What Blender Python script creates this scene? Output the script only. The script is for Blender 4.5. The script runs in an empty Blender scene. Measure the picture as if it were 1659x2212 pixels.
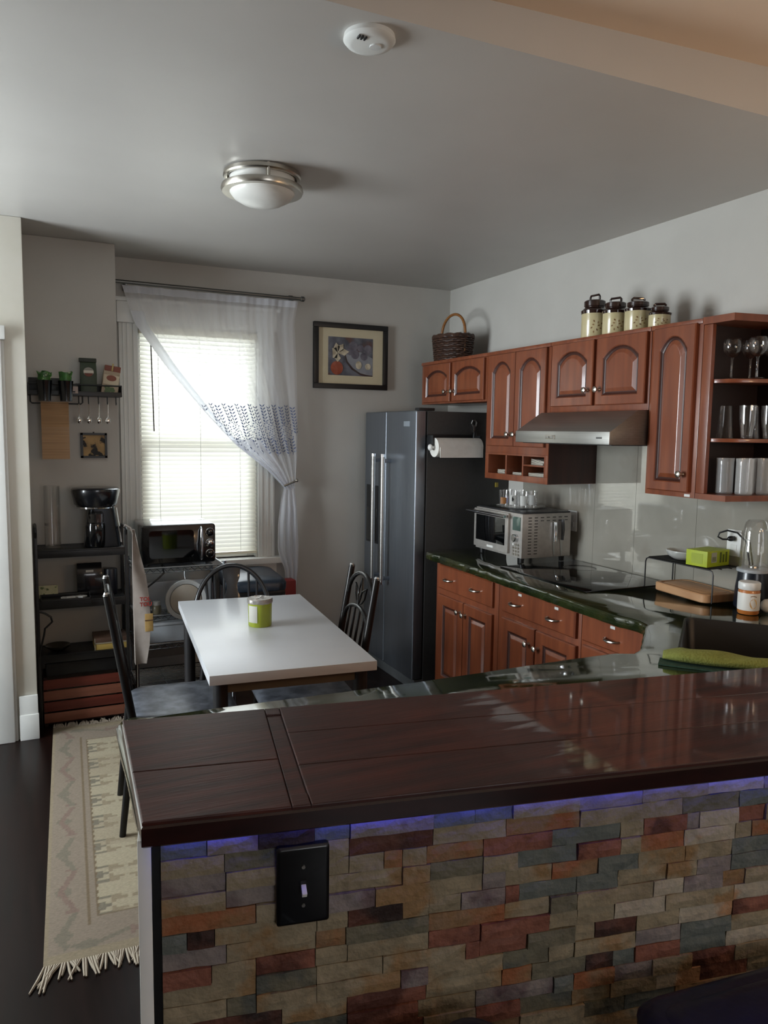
import bpy, bmesh, math, random
from mathutils import Matrix, Vector
random.seed(7)
PI = math.pi
SC = bpy.context.scene
COL = SC.collection

# ------------------------------------------------------------------ camera
cam_d = bpy.data.cameras.new('camera'); cam = bpy.data.objects.new('camera', cam_d); COL.objects.link(cam)
cam_d.sensor_fit = 'VERTICAL'; cam_d.sensor_height = 24.0; cam_d.lens = 18.029
cam_d.clip_start = 0.05
RT = Vector((0.90810549, -0.4185145, 0.01378546)); UP = Vector((0.03123175, 0.10052364, 0.99444435)); FW = Vector((0.41757514, 0.90262983, -0.10435701))
cam.matrix_world = Matrix(((RT.x, UP.x, -FW.x, 0), (RT.y, UP.y, -FW.y, 0), (RT.z, UP.z, -FW.z, 1.62), (0, 0, 0, 1)))
SC.camera = cam

# ------------------------------------------------------------------ world, light, exposure
wd = bpy.data.worlds.new('world'); SC.world = wd; wd.use_nodes = True
bg = wd.node_tree.nodes['Background']; bg.inputs[0].default_value = (0.93, 0.97, 1.0, 1); bg.inputs[1].default_value = 0.75
def area(name, loc, look, sx, sy, power, col, spread=180):
    l = bpy.data.lights.new(name, 'AREA'); l.shape = 'RECTANGLE'; l.size = sx; l.size_y = sy; l.energy = power; l.color = col
    l.spread = math.radians(spread)
    o = bpy.data.objects.new(name, l); COL.objects.link(o); o.location = loc
    o.rotation_euler = Vector(Vector(look) - Vector(loc)).to_track_quat('-Z', 'Y').to_euler()
    return o
area('daylight_kitchen_window', (1.0, 5.75, 1.75), (1.0, 4.9, 1.5), 1.1, 1.8, 62, (0.86, 0.94, 1.0))
area('daylight_side_window', (-2.45, 3.4, 1.55), (-1.0, 3.3, 1.6), 1.3, 1.5, 190, (0.86, 0.94, 1.0))
area('daylight_front_window', (0.9, -3.25, 1.5), (0.9, 0.0, 1.5), 1.6, 1.5, 32, (0.95, 0.96, 1.0))
SC.view_settings.view_transform = 'Standard'; SC.view_settings.look = 'None'
SC.view_settings.gamma = 1.0; SC.view_settings.use_curve_mapping = False
SC.view_settings.exposure = 0.08

# ------------------------------------------------------------------ materials
MATS = {}
def srgb(h):
    h = h.lstrip('#'); c = [int(h[i:i+2], 16) / 255 for i in (0, 2, 4)]
    return tuple(x / 12.92 if x <= 0.04045 else ((x + 0.055) / 1.055) ** 2.4 for x in c) + (1,)
def mat(name, c1, c2=None, rough=0.5, metal=0.0, scale=8.0, stretch=(1, 1, 1), bump=0.0, bscale=None, coat=0.0, spec=0.5,
        emit=None, estr=0.0, detail=4.0, lo=0.35, hi=0.65, c3=None, lo3=0.6, hi3=0.66, s3=5.0, rvar=0.0, aniso=0.0):
    if name in MATS: return MATS[name]
    m = bpy.data.materials.new(name); m.use_nodes = True; MATS[name] = m
    nt = m.node_tree; n = nt.nodes; L = nt.links; b = n['Principled BSDF']
    c1 = srgb(c1) if isinstance(c1, str) else c1
    b.inputs['Base Color'].default_value = c1; b.inputs['Roughness'].default_value = rough; b.inputs['Metallic'].default_value = metal
    b.inputs['Coat Weight'].default_value = coat; b.inputs['Coat Roughness'].default_value = 0.06
    b.inputs['Specular IOR Level'].default_value = spec
    m.diffuse_color = c1
    if emit: b.inputs['Emission Color'].default_value = srgb(emit); b.inputs['Emission Strength'].default_value = estr
    tc = n.new('ShaderNodeTexCoord'); mp = n.new('ShaderNodeMapping'); mp.inputs['Scale'].default_value = stretch
    L.new(tc.outputs['Object'], mp.inputs[0])
    nz = n.new('ShaderNodeTexNoise'); nz.inputs['Scale'].default_value = scale; nz.inputs['Detail'].default_value = detail
    L.new(mp.outputs[0], nz.inputs['Vector'])
    if c2 is not None:
        rp = n.new('ShaderNodeValToRGB'); rp.color_ramp.elements[0].color = c1; rp.color_ramp.elements[1].color = srgb(c2) if isinstance(c2, str) else c2
        rp.color_ramp.elements[0].position = lo; rp.color_ramp.elements[1].position = hi
        L.new(nz.outputs['Fac'], rp.inputs[0]); out = rp.outputs[0]
        if c3 is not None:
            nz3 = n.new('ShaderNodeTexNoise'); nz3.inputs['Scale'].default_value = s3; nz3.inputs['Detail'].default_value = 5
            L.new(tc.outputs['Object'], nz3.inputs['Vector'])
            mr = n.new('ShaderNodeMapRange'); mr.inputs[1].default_value = lo3; mr.inputs[2].default_value = hi3; L.new(nz3.outputs['Fac'], mr.inputs[0])
            mx = n.new('ShaderNodeMix'); mx.data_type = 'RGBA'; L.new(mr.outputs[0], mx.inputs[0]); L.new(out, mx.inputs[6])
            mx.inputs[7].default_value = srgb(c3) if isinstance(c3, str) else c3; out = mx.outputs[2]
        L.new(out, b.inputs['Base Color'])
    if rvar:
        mr2 = n.new('ShaderNodeMapRange'); mr2.inputs[3].default_value = max(0.02, rough - rvar); mr2.inputs[4].default_value = rough + rvar
        L.new(nz.outputs['Fac'], mr2.inputs[0]); L.new(mr2.outputs[0], b.inputs['Roughness'])
    if bump:
        nb = nz
        if bscale:
            nb = n.new('ShaderNodeTexNoise'); nb.inputs['Scale'].default_value = bscale; nb.inputs['Detail'].default_value = 3; L.new(mp.outputs[0], nb.inputs['Vector'])
        bp = n.new('ShaderNodeBump'); bp.inputs['Strength'].default_value = bump; bp.inputs['Distance'].default_value = 0.01
        L.new(nb.outputs['Fac'], bp.inputs['Height']); L.new(bp.outputs[0], b.inputs['Normal'])
    return m
def glassmat(name, tint=(1, 1, 1, 1), rough=0.02, base=0.04, edge=0.55, frost=0.0, fcol=(0.8, 0.82, 0.82, 1)):
    m = bpy.data.materials.new(name); m.use_nodes = True; MATS[name] = m
    nt = m.node_tree; n = nt.nodes; L = nt.links; n.remove(n['Principled BSDF']); o = n['Material Output']
    tr = n.new('ShaderNodeBsdfTransparent'); tr.inputs[0].default_value = tint
    gl = n.new('ShaderNodeBsdfGlossy'); gl.inputs['Roughness'].default_value = rough
    lw = n.new('ShaderNodeLayerWeight'); lw.inputs[0].default_value = 0.35
    mr = n.new('ShaderNodeMapRange'); mr.inputs[3].default_value = base; mr.inputs[4].default_value = edge; L.new(lw.outputs['Facing'], mr.inputs[0])
    mx = n.new('ShaderNodeMixShader'); L.new(mr.outputs[0], mx.inputs[0]); L.new(tr.outputs[0], mx.inputs[1]); L.new(gl.outputs[0], mx.inputs[2])
    last = mx
    if frost:
        df = n.new('ShaderNodeBsdfDiffuse'); df.inputs[0].default_value = fcol
        tl = n.new('ShaderNodeBsdfTranslucent'); tl.inputs[0].default_value = fcol
        ad = n.new('ShaderNodeMixShader'); ad.inputs[0].default_value = 0.5; L.new(df.outputs[0], ad.inputs[1]); L.new(tl.outputs[0], ad.inputs[2])
        m2 = n.new('ShaderNodeMixShader'); m2.inputs[0].default_value = frost; L.new(mx.outputs[0], m2.inputs[1]); L.new(ad.outputs[0], m2.inputs[2]); last = m2
    L.new(last.outputs[0], o.inputs[0])
    return m
def clothmat(name, col, transl=0.5, transp=0.0):
    m = bpy.data.materials.new(name); m.use_nodes = True; MATS[name] = m
    nt = m.node_tree; n = nt.nodes; L = nt.links; n.remove(n['Principled BSDF']); o = n['Material Output']
    c = srgb(col)
    df = n.new('ShaderNodeBsdfDiffuse'); df.inputs[0].default_value = c
    tl = n.new('ShaderNodeBsdfTranslucent'); tl.inputs[0].default_value = c
    mx = n.new('ShaderNodeMixShader'); mx.inputs[0].default_value = transl; L.new(df.outputs[0], mx.inputs[1]); L.new(tl.outputs[0], mx.inputs[2])
    last = mx
    if transp:
        tr = n.new('ShaderNodeBsdfTransparent')
        wv = n.new('ShaderNodeTexNoise'); wv.inputs['Scale'].default_value = 900
        m2 = n.new('ShaderNodeMixShader'); m2.inputs[0].default_value = transp; L.new(mx.outputs[0], m2.inputs[1]); L.new(tr.outputs[0], m2.inputs[2]); last = m2
    L.new(last.outputs[0], o.inputs[0])
    return m

# ------------------------------------------------------------------ mesh builder
class MB:
    def __init__(s): s.v = []; s.f = []; s.mi = []; s.cur = 0
    def add(s, vs, fs):
        o = len(s.v); s.v += [tuple(p) for p in vs]
        for f in fs: s.f.append([i + o for i in f]); s.mi.append(s.cur)
        return s
    def box(s, x0, x1, y0, y1, z0, z1, M=None):
        vs = [Vector(p) for p in ((x0, y0, z0), (x1, y0, z0), (x1, y1, z0), (x0, y1, z0), (x0, y0, z1), (x1, y0, z1), (x1, y1, z1), (x0, y1, z1))]
        if M is not None: vs = [M @ p for p in vs]
        return s.add(vs, [(3, 2, 1, 0), (4, 5, 6, 7), (0, 1, 5, 4), (1, 2, 6, 5), (2, 3, 7, 6), (3, 0, 4, 7)])
    def loops(s, LP, closed=True, cap0=True, cap1=True):
        n = len(LP[0]); vs = [p for l in LP for p in l]; fs = []
        for i in range(len(LP) - 1):
            for j in range(n if closed else n - 1):
                a = i * n + j; b = i * n + (j + 1) % n
                fs.append((a, b, b + n, a + n))
        if cap0: fs.append(tuple(reversed(range(n))))
        if cap1: fs.append(tuple(range((len(LP) - 1) * n, len(LP) * n)))
        return s.add(vs, fs)
    def cyl(s, p0, p1, r0, r1=None, n=12, cap=True):
        r1 = r0 if r1 is None else r1; p0 = Vector(p0); p1 = Vector(p1); q = (p1 - p0).to_track_quat('Z', 'Y')
        c = [q @ Vector((math.cos(2 * PI * i / n), math.sin(2 * PI * i / n), 0)) for i in range(n)]
        return s.loops([[p0 + x * r0 for x in c], [p1 + x * r1 for x in c]], True, cap, cap)
    def tube(s, pts, r, n=8, closed=False):
        pts = [Vector(p) for p in pts]; m = len(pts); LP = []; up = None
        for i in range(m):
            a = pts[i - 1] if (i > 0 or closed) else pts[i]; b = pts[(i + 1) % m] if (i < m - 1 or closed) else pts[i]
            t = (b - a).normalized()
            if up is None: up = t.orthogonal().normalized()
            up = (up - t * up.dot(t)).normalized(); w = t.cross(up)
            rr = r[i] if isinstance(r, (list, tuple)) else r
            LP.append([pts[i] + (up * math.cos(2 * PI * k / n) + w * math.sin(2 * PI * k / n)) * rr for k in range(n)])
        if closed: LP.append(LP[0]); return s.loops(LP, True, False, False)
        return s.loops(LP)
    def lathe(s, prof, c=(0, 0, 0), n=24, M=None, cap0=True, cap1=True):
        LP = []
        for r, z in prof:
            l = [Vector((max(r, 1e-5) * math.cos(2 * PI * i / n), max(r, 1e-5) * math.sin(2 * PI * i / n), z)) for i in range(n)]
            if M is not None: l = [M @ p for p in l]
            LP.append([p + Vector(c) for p in l])
        return s.loops(LP, True, cap0, cap1)
    def prism(s, poly, z0, z1, M=None):
        a = [Vector((x, y, z0)) for x, y in poly]; b = [Vector((x, y, z1)) for x, y in poly]
        if M is not None: a = [M @ p for p in a]; b = [M @ p for p in b]
        return s.loops([a, b])
    def ell(s, c, r, nu=16, nv=10):
        rx, ry, rz = r if isinstance(r, (tuple, list)) else (r, r, r); c = Vector(c)
        LP = [[c + Vector((rx * math.sin(PI * (j + 0.02) / (nv + .04)) * math.cos(2 * PI * i / nu), ry * math.sin(PI * (j + 0.02) / (nv + .04)) * math.sin(2 * PI * i / nu), -rz * math.cos(PI * j / nv))) for i in range(nu)] for j in range(nv + 1)]
        return s.loops(LP)
    def grid(s, fn, nu, nv):
        vs = [fn(i / nu, j / nv) for j in range(nv + 1) for i in range(nu + 1)]; w = nu + 1
        return s.add(vs, [(j * w + i, j * w + i + 1, (j + 1) * w + i + 1, (j + 1) * w + i) for j in range(nv) for i in range(nu)])
    def quad(s, a, b, c, d): return s.add([a, b, c, d], [(0, 1, 2, 3)])
    def build(s, name, mats, parent=None, bevel=0.0, seg=2, smooth=40, recalc=True):
        me = bpy.data.meshes.new(name); me.from_pydata([tuple(p) for p in s.v], [], s.f)
        mats = mats if isinstance(mats, (list, tuple)) else [mats]
        for m in mats: me.materials.append(m)
        if len(mats) > 1: me.polygons.foreach_set('material_index', s.mi)
        if bevel or recalc:
            bm = bmesh.new(); bm.from_mesh(me)
            if recalc: bmesh.ops.recalc_face_normals(bm, faces=bm.faces)
            if bevel:
                es = [e for e in bm.edges if len(e.link_faces) == 2 and e.calc_face_angle(0) > 0.6]
                bmesh.ops.bevel(bm, geom=es, offset=bevel, segments=seg, affect='EDGES', profile=0.6, clamp_overlap=True)
            bm.to_mesh(me); bm.free()
        if smooth:
            me.polygons.foreach_set('use_smooth', [True] * len(me.polygons)); me.set_sharp_from_angle(angle=math.radians(smooth))
        o = bpy.data.objects.new(name, me); COL.objects.link(o)
        if parent is not None: setp(o, parent)
        return o
def setp(o, parent):
    o.parent = parent
    o.matrix_parent_inverse = Matrix.Translation(-wloc(parent))
def wloc(o):
    return Vector(o.location) + (wloc(o.parent) + (o.matrix_parent_inverse.translation) if o.parent else Vector())
def tag(o, label, cat, group=None, kind=None):
    o['label'] = label; o['category'] = cat
    if group: o['group'] = group
    if kind: o['kind'] = kind
    return o
def thing(name, label, cat, loc, group=None):
    o = bpy.data.objects.new(name, None); COL.objects.link(o); o.location = loc; o.empty_display_size = 0.05
    return tag(o, label, cat, group)
def struct(mb, name, m, parent=None, **k):
    o = mb.build(name, m, parent, **k)
    if parent is None: o['kind'] = 'structure'
    return o
def box(name, m, parent, x0, x1, y0, y1, z0, z1, bevel=0.0, M=None, seg=2):
    return MB().box(x0, x1, y0, y1, z0, z1, M).build(name, m, parent, bevel=bevel, seg=seg)
def dup(root, loc, rotz=0.0, label=None):
    r = root.copy(); COL.objects.link(r); r.location = loc; r.rotation_euler = (0, 0, rotz)
    if label: r['label'] = label
    for ch in list(root.children):
        c = ch.copy(); COL.objects.link(c); c.parent = r
        for g in list(ch.children):
            d = g.copy(); COL.objects.link(d); d.parent = c
    return r
def RZ(loc, deg): return Matrix.Translation(loc) @ Matrix.Rotation(math.radians(deg), 4, 'Z')
def rrect(x0, x1, y0, y1, r, n=4):
    out = []
    for cx, cy, a0 in ((x1 - r, y1 - r, 0), (x0 + r, y1 - r, 90), (x0 + r, y0 + r, 180), (x1 - r, y0 + r, 270)):
        for i in range(n + 1):
            a = math.radians(a0 + 90 * i / n); out.append((cx + r * math.cos(a), cy + r * math.sin(a)))
    return out

# palette
wallp = mat('wall_paint', '#b5b2ab', '#bbb8b1', rough=0.6, scale=3, bump=0.03, bscale=60)
ceilp = mat('ceiling_paint', '#bebbb6', '#c3c0bb', rough=0.4, scale=2, bump=0.05, bscale=4)
trimw = mat('trim_white', '#dfe0dc', '#e4e5e1', rough=0.35, scale=6)
cream = mat('trim_cream', '#d9d6c9', '#dedbd0', rough=0.4, scale=6)
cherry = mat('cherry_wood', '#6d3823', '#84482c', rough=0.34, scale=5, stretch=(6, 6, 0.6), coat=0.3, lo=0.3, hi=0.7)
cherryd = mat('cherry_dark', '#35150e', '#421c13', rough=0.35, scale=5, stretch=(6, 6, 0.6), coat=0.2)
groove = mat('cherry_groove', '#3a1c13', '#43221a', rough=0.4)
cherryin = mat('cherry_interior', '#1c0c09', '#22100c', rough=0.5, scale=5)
nickel = mat('brushed_nickel', '#b9b4aa', rough=0.28, metal=1.0)
chrome = mat('chrome', '#d6d8da', rough=0.1, metal=1.0)
steel = mat('stainless', '#a9a8a4', '#b4b3af', rough=0.33, metal=1.0, scale=30, stretch=(1, 0.05, 6))
dsteel = mat('dark_stainless', '#80868e', '#888e96', rough=0.34, metal=0.85, scale=30, stretch=(6, 6, 0.1))
fridgeside = mat('fridge_side_grey', '#2e2d2c', '#323130', rough=0.55, scale=60)
black = mat('black_metal', '#0d0d0e', '#141415', rough=0.42, scale=20)
blackg = mat('black_gloss', '#08090b', rough=0.12, coat=0.5)
blackp = mat('black_plastic', '#121315', '#17181a', rough=0.45, scale=30)
blackglass = mat('black_glass', '#050607', rough=0.04)
green = mat('green_resin', '#131a0d', '#2b3319', rough=0.06, scale=9, coat=0.5, lo=0.3, hi=0.7, c3='#3c3a1c', lo3=0.5, hi3=0.75, s3=6, bump=0.06, bscale=14)
glass = glassmat('clear_glass')
pane = glassmat('window_glass', base=0.03, edge=0.3)
frost = glassmat('frosted_glass', base=0.03, edge=0.3, frost=0.25)
whitep = mat('white_plastic', '#d8d8d4', rough=0.35)
# ------------------------------------------------------------------ room shell
floorm = mat('dark_floorboards', '#0f0706', '#190b08', rough=0.32, scale=4, stretch=(9, 0.5, 1), spec=0.25, rvar=0.08)
struct(MB().box(-2.3, 2.9, -3.1, 5.1, -0.1, 0.0), 'floor', floorm)
ext = [(-2.3, 2.9)]
# kitchen ceiling (drops below the front room's ceiling, its front face is the header)
struct(MB().box(-2.3, 2.9, 1.83, 5.1, 2.636, 2.95), 'ceiling', ceilp, bevel=0.003)
cz = lambda x: 2.743 + 0.039 * (x - 1.133)
warmc = mat('front_ceiling_lamp_glow', '#e6cfb8', '#ead5c0', rough=0.6, scale=3)  # peach paints the lamp's warm glow into this ceiling's colour
c = MB(); c.loops([[(-2.3, -3.1, cz(-2.3)), (2.9, -3.1, cz(2.9)), (2.9, 1.83, cz(2.9)), (-2.3, 1.83, cz(-2.3))], [(-2.3, -3.1, 3.0), (2.9, -3.1, 3.0), (2.9, 1.83, 3.0), (-2.3, 1.83, 3.0)]])
struct(c, 'ceiling_front', warmc)
WX0, WX1, WZ0, WZ1 = 0.628, 1.372, 0.775, 2.25
w = MB(); w.box(-0.3, WX0, 4.975, 5.1, 0, 2.636); w.box(WX1, 2.9, 4.975, 5.1, 0, 2.636); w.box(WX0, WX1, 4.975, 5.1, 0, WZ0); w.box(WX0, WX1, 4.975, 5.1, WZ1, 2.636)
struct(w, 'wall_back', wallp)
struct(MB().box(2.806, 2.9, -3.1, 4.975, 0, 2.85), 'wall_right', wallp)
struct(MB().box(-0.3, 0.473, 4.64, 4.975, 0, 2.636), 'wall_recess', wallp, bevel=0.004)
struct(MB().box(-2.3, 0.004, 4.28, 4.64, 0, 2.636), 'wall_passage', cream, bevel=0.006)
w = MB(); w.box(-2.3, -2.2, -3.1, 2.7, 0, 2.75); w.box(-2.3, -2.2, 4.1, 4.28, 0, 2.75); w.box(-2.3, -2.2, 2.7, 4.1, 0, 0.8); w.box(-2.3, -2.2, 2.7, 4.1, 2.3, 2.75)
struct(w, 'wall_left', wallp)
w = MB(); w.box(-2.3, 0.1, -3.1, -3.0, 0, 2.8); w.box(1.7, 2.9, -3.1, -3.0, 0, 2.8); w.box(0.1, 1.7, -3.1, -3.0, 0, 0.75); w.box(0.1, 1.7, -3.1, -3.0, 2.25, 2.8)
struct(w, 'wall_front', wallp)
# baseboards
b = MB(); b.box(-0.083, 0.006, 4.262, 4.28, 0.02, 0.235); b.box(-0.083, 0.009, 4.256, 4.28, 0.0, 0.135)
struct(b, 'baseboard_passage', trimw, bevel=0.004)
struct(MB().box(0.473, 2.05, 4.958, 4.975, 0, 0.16), 'baseboard_back', trimw, bevel=0.004)
# door surround at the left edge
d1 = MB().box(-0.24, -0.105, 4.250, 4.28, 0, 2.04).build('casing', trimw, None, bevel=0.006)
d1.name = 'door_1'; d1['kind'] = 'structure'
box('casing_head', trimw, d1, -1.25, -0.085, 4.235, 4.28, 2.04, 2.107, 0.006)
box('casing_stop', trimw, d1, -0.118, -0.092, 4.264, 4.28, 0, 2.04, 0.004)
box('door_panel', cream, d1, -1.1, -0.24, 4.262, 4.28, 0.01, 2.03, 0.003)
box('casing_side', trimw, d1, -1.25, -1.1, 4.250, 4.28, 0, 2.04, 0.006)

# ------------------------------------------------------------------ kitchen window
f = MB(); f.box(0.515, 0.628, 4.95, 4.975, 0.735, 2.36); f.box(1.372, 1.485, 4.95, 4.975, 0.735, 2.36); f.box(0.50, 1.50, 4.945, 4.975, 2.25, 2.375)
win = f.build('window_1', trimw, None, bevel=0.006); win['kind'] = 'structure'
f = MB()
for x in (0.536, 0.56, 0.596, 1.39, 1.43, 1.462): f.box(x, x + 0.012, 4.943, 4.95, 0.76, 2.25)
f.build('casing_moulding', trimw, win, bevel=0.003)
box('casing_block', trimw, win, 0.505, 0.632, 4.93, 4.95, 2.25, 2.375, 0.004)
box('casing_crown', trimw, win, 0.48, 1.52, 4.925, 4.975, 2.375, 2.40, 0.005)
f = MB(); f.box(WX0, WX0 + 0.012, 4.975, 5.1, WZ0, WZ1); f.box(WX1 - 0.012, WX1, 4.975, 5.1, WZ0, WZ1); f.box(WX0, WX1, 4.975, 5.1, WZ1 - 0.012, WZ1)
f.build('jamb', trimw, win)
box('window_sill', trimw, win, 0.49, 1.545, 4.895, 5.1, 0.735, 0.775, 0.006)
box('sill_apron', trimw, win, 0.52, 1.5, 4.955, 4.975, 0.64, 0.735, 0.005)
def sash(y, z0, z1):
    f = MB(); x0, x1 = WX0 + 0.012, WX1 - 0.012
    f.box(x0, x0 + 0.045, y, y + 0.03, z0, z1); f.box(x1 - 0.045, x1, y, y + 0.03, z0, z1)
    f.box(x0 + 0.045, x1 - 0.045, y, y + 0.03, z0, z0 + 0.05); f.box(x0 + 0.045, x1 - 0.045, y, y + 0.03, z1 - 0.04, z1)
    s = f.build('sash', trimw, win, bevel=0.003)
    MB().box(x0 + 0.045, x1 - 0.045, y + 0.012, y + 0.016, z0 + 0.05, z1 - 0.04).build('pane', pane, s, smooth=0)
sash(5.02, WZ0, 1.535); sash(5.055, 1.495, WZ1 - 0.012)
# side window and front window of the shell (outside the picture)
for nm, M, wdt in (('window_2', RZ((-2.25, 3.4, 0.8), 90), 1.4), ('window_3', RZ((0.9, -3.05, 0.75), 0), 1.6)):
    f = MB()
    for a in ((-wdt / 2, -wdt / 2 + 0.06), (wdt / 2 - 0.06, wdt / 2), (-0.02, 0.02)): f.box(a[0], a[1], -0.05, 0.05, 0, 1.5, M)
    for a in ((0, 0.06), (0.73, 0.78), (1.44, 1.5)): f.box(-wdt / 2, wdt / 2, -0.045, 0.045, a[0], a[1], M)
    struct(f, nm, trimw)

# venetian blind
blindm = clothmat('blind_slat', '#eceae0', 0.28)
bl = thing('venetian_blind', 'cream venetian blind with closed thin slats in the tall window', 'blind', (1.0, 4.94, 0.82))
box('headrail', mat('blind_rail', '#e6e1cc', '#ebe6d2', rough=0.4), bl, 0.632, 1.368, 4.955, 4.995, 2.195, 2.235, 0.003)
box('bottom_rail', MATS['blind_rail'], bl, 0.634, 1.366, 4.963, 4.987, 0.80, 0.818, 0.003)
sm = None; N = 51; pitch = (2.185 - 0.835) / (N - 1)
def slat_mesh():
    m = MB(); n = 4; ta = math.radians(62); LP = []
    for i in range(n + 1):
        t = -0.0150 + 0.030 * i / n; sg = 0.0022 * (1 - (2 * i / n - 1) ** 2)
        y = t * math.cos(ta) - sg * math.sin(ta); z = t * math.sin(ta) + sg * math.cos(ta)
        LP.append((y, z))
    for i in range(n):
        a, c_ = LP[i], LP[i + 1]
        m.add([(-0.366, a[0], a[1]), (0.366, a[0], a[1]), (0.366, c_[0], c_[1]), (-0.366, c_[0], c_[1])], [(0, 1, 2, 3)])
    return m
s0 = slat_mesh().build('slat', blindm, bl, recalc=False); s0.location = (1.0, 4.975, 0.835)
for i in range(1, N):
    s = s0.copy(); COL.objects.link(s); s.location = (1.0 + random.uniform(-.0008, .0008), 4.975, 0.835 + i * pitch); s.rotation_euler = (random.uniform(-.05, .05), random.uniform(-.0012, .0012), 0)
for x in (0.745, 1.0, 1.255):
    MB().cyl((x, 4.959, 0.81), (x, 4.959, 2.2), 0.0012, n=6).build('ladder_cord', whitep, bl)
MB().cyl((0.700, 4.945, 2.19), (0.712, 4.945, 1.60), 0.004, n=6).build('tilt_wand', mat('wand_grey', '#4d4a48', '#55524f', rough=0.4), bl)

# curtain rod, curtain, holdback
rd = thing('curtain_rod', 'grey metal curtain rod above the tall window', 'curtain rod', (1.07, 4.88, 2.47))
MB().cyl((0.478, 4.882, 2.478), (1.645, 4.882, 2.468), 0.011, n=14).build('rod', mat('rod_grey', '#6d6d6a', '#767673', rough=0.35, metal=0.8), rd)
MB().lathe([(0.011, 0), (0.017, 0.004), (0.017, 0.022), (0.006, 0.03)], n=14, M=Matrix.Translation((1.64, 4.882, 2.468)) @ Matrix.Rotation(PI / 2, 4, 'Y')).build('finial', MATS['rod_grey'], rd)
for x in (0.56, 1.60): MB().box(x - 0.008, x + 0.008, 4.885, 4.972, 2.462, 2.476).box(x - 0.014, x + 0.014, 4.965, 4.975, 2.44, 2.50).build('bracket', MATS['rod_grey'], rd, bevel=0.002)
sheer = clothmat('sheer_voile', '#fbfcff', 0.5, 0.48)
sheerd = clothmat('sheer_voile_folded', '#f2f4fa', 0.55, 0.12)
def interp(tab, z):
    for (z1, x1), (z2, x2) in zip(tab, tab[1:]):
        if z <= z1 and z >= z2: return x1 + (x2 - x1) * (z1 - z) / (z1 - z2)
    return tab[0][1] if z > tab[0][0] else tab[-1][1]
LT = [(2.49, 0.525), (2.24, 0.60), (2.0, 0.775), (1.725, 1.009), (1.52, 1.205), (1.36, 1.41), (1.265, 1.505), (1.235, 1.53)]
RTAB = [(2.49, 1.63), (2.30, 1.598), (1.95, 1.612), (1.74, 1.618), (1.45, 1.615), (1.28, 1.602), (1.235, 1.592)]
def cur(u, v):
    z = 2.462 - 0.01 * u - v * (2.462 - 0.01 * u - 1.235); a, b_ = interp(LT, z), interp(RTAB, z); x = a + u * (b_ - a)
    amp = 0.007 + 0.012 * v; y = 4.893 - 0.018 * min(1, v * 4) + amp * math.sin(2 * PI * (7.3 * u + 0.35 * math.sin(5 * u))) + 0.004 * math.sin(2 * PI * 23 * u + 3 * v) * (1 - v)
    return Vector((x, y, z))
ct = thing('sheer_curtain', 'white sheer voile curtain swept aside across the tall window', 'curtain', (1.1, 4.87, 0.56))
MB().grid(cur, 90, 46).build('curtain_panel', sheer, ct, recalc=False, smooth=180)
MB().grid(lambda u, v: cur(u * 0.07, 0.12 + 0.88 * v) + Vector((0, -0.004, 0)), 6, 40).build('side_hem', sheerd, ct, recalc=False, smooth=180)
MB().grid(lambda u, v: cur(u, 0.035 * v) + Vector((0, -0.003, 0)), 90, 2).build('rod_pocket', sheerd, ct, recalc=False, smooth=180)
def gather(u, v):
    p = cur(u, 0.74 + 0.26 * v); lim = 0.05 + 0.10 * (1 - v); q = interp(LT, p.z)
    return Vector((q + u * (0.05 + 0.16 * (1 - v)) , 4.866 + 0.008 * math.sin(9 * u), p.z - 0.02 * u * v))
MB().grid(gather, 14, 14).build('gathered_hem', sheerd, ct, recalc=False, smooth=180)
TL = [(1.25, 1.525), (1.15, 1.505), (1.0, 1.487), (0.83, 1.485), (0.77, 1.50), (0.70, 1.53), (0.55, 1.545)]
TR = [(1.25, 1.60), (1.10, 1.618), (0.85, 1.632), (0.70, 1.628), (0.55, 1.612)]
def tail(u, v):
    z = 1.25 - v * (0.62 + 0.07 * u); a, b_ = interp(TL, z), interp(TR, z)
    return Vector((a + u * (b_ - a), 4.872 + 0.018 * math.sin(2 * PI * 3.2 * u + 0.5) * min(1, v * 4), z))
MB().grid(tail, 40, 24).build('curtain_tail', sheerd, ct, recalc=False, smooth=180)
# embroidered sprigs near the hem
lace = clothmat('embroidery_backlit', '#6f7896', 0.25)  # backlit darkness of the stitching painted into the thread colour
lm = MB()
def leaf(x, z, ang, ln, wd_):
    a, b_ = interp(LT, z), interp(RTAB, z)
    if b_ - a < 0.02 or x < a + 0.01 or x > b_ - 0.01: return
    def P(dx, dz):
        X, Z = x + dx, z + dz; A, B = interp(LT, Z), interp(RTAB, Z); u = min(1, max(0, (X - A) / (B - A))); p = cur(u, (2.457 - Z) / 1.222); return Vector((X, p.y - 0.003, Z))
    ca, sa = math.cos(ang), math.sin(ang)
    lm.add([P(0, 0), P(ca * ln * .5 - sa * wd_, sa * ln * .5 + ca * wd_), P(ca * ln, sa * ln), P(ca * ln * .5 + sa * wd_, sa * ln * .5 - ca * wd_)], [(0, 1, 2, 3)])
for i in range(17):
    x0 = 0.965 + i * 0.041; top = 1.765 - 0.012 * (i % 2); z = top; lean = -0.55 + 0.5 * min(1, i / 20)
    for k in range(16):
        zz = top - k * 0.0195; xx = x0 - (top - zz) * lean * 0.9
        if zz < 1.43: break
        if 5 < k < 11 and i % 3:
            if k % 2 == 0:
                for q in range(6): leaf(xx + .012 * math.cos(q * 1.05), zz + .012 * math.sin(q * 1.05), q * 1.05 + 1.2, 0.011, 0.004)
            continue
        leaf(xx, zz, PI / 2 + 0.7, 0.024, 0.0042); leaf(xx, zz, PI / 2 - 0.7, 0.024, 0.0042); leaf(xx, zz - .018, PI / 2 - lean * .5, 0.02, 0.0012)
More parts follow.
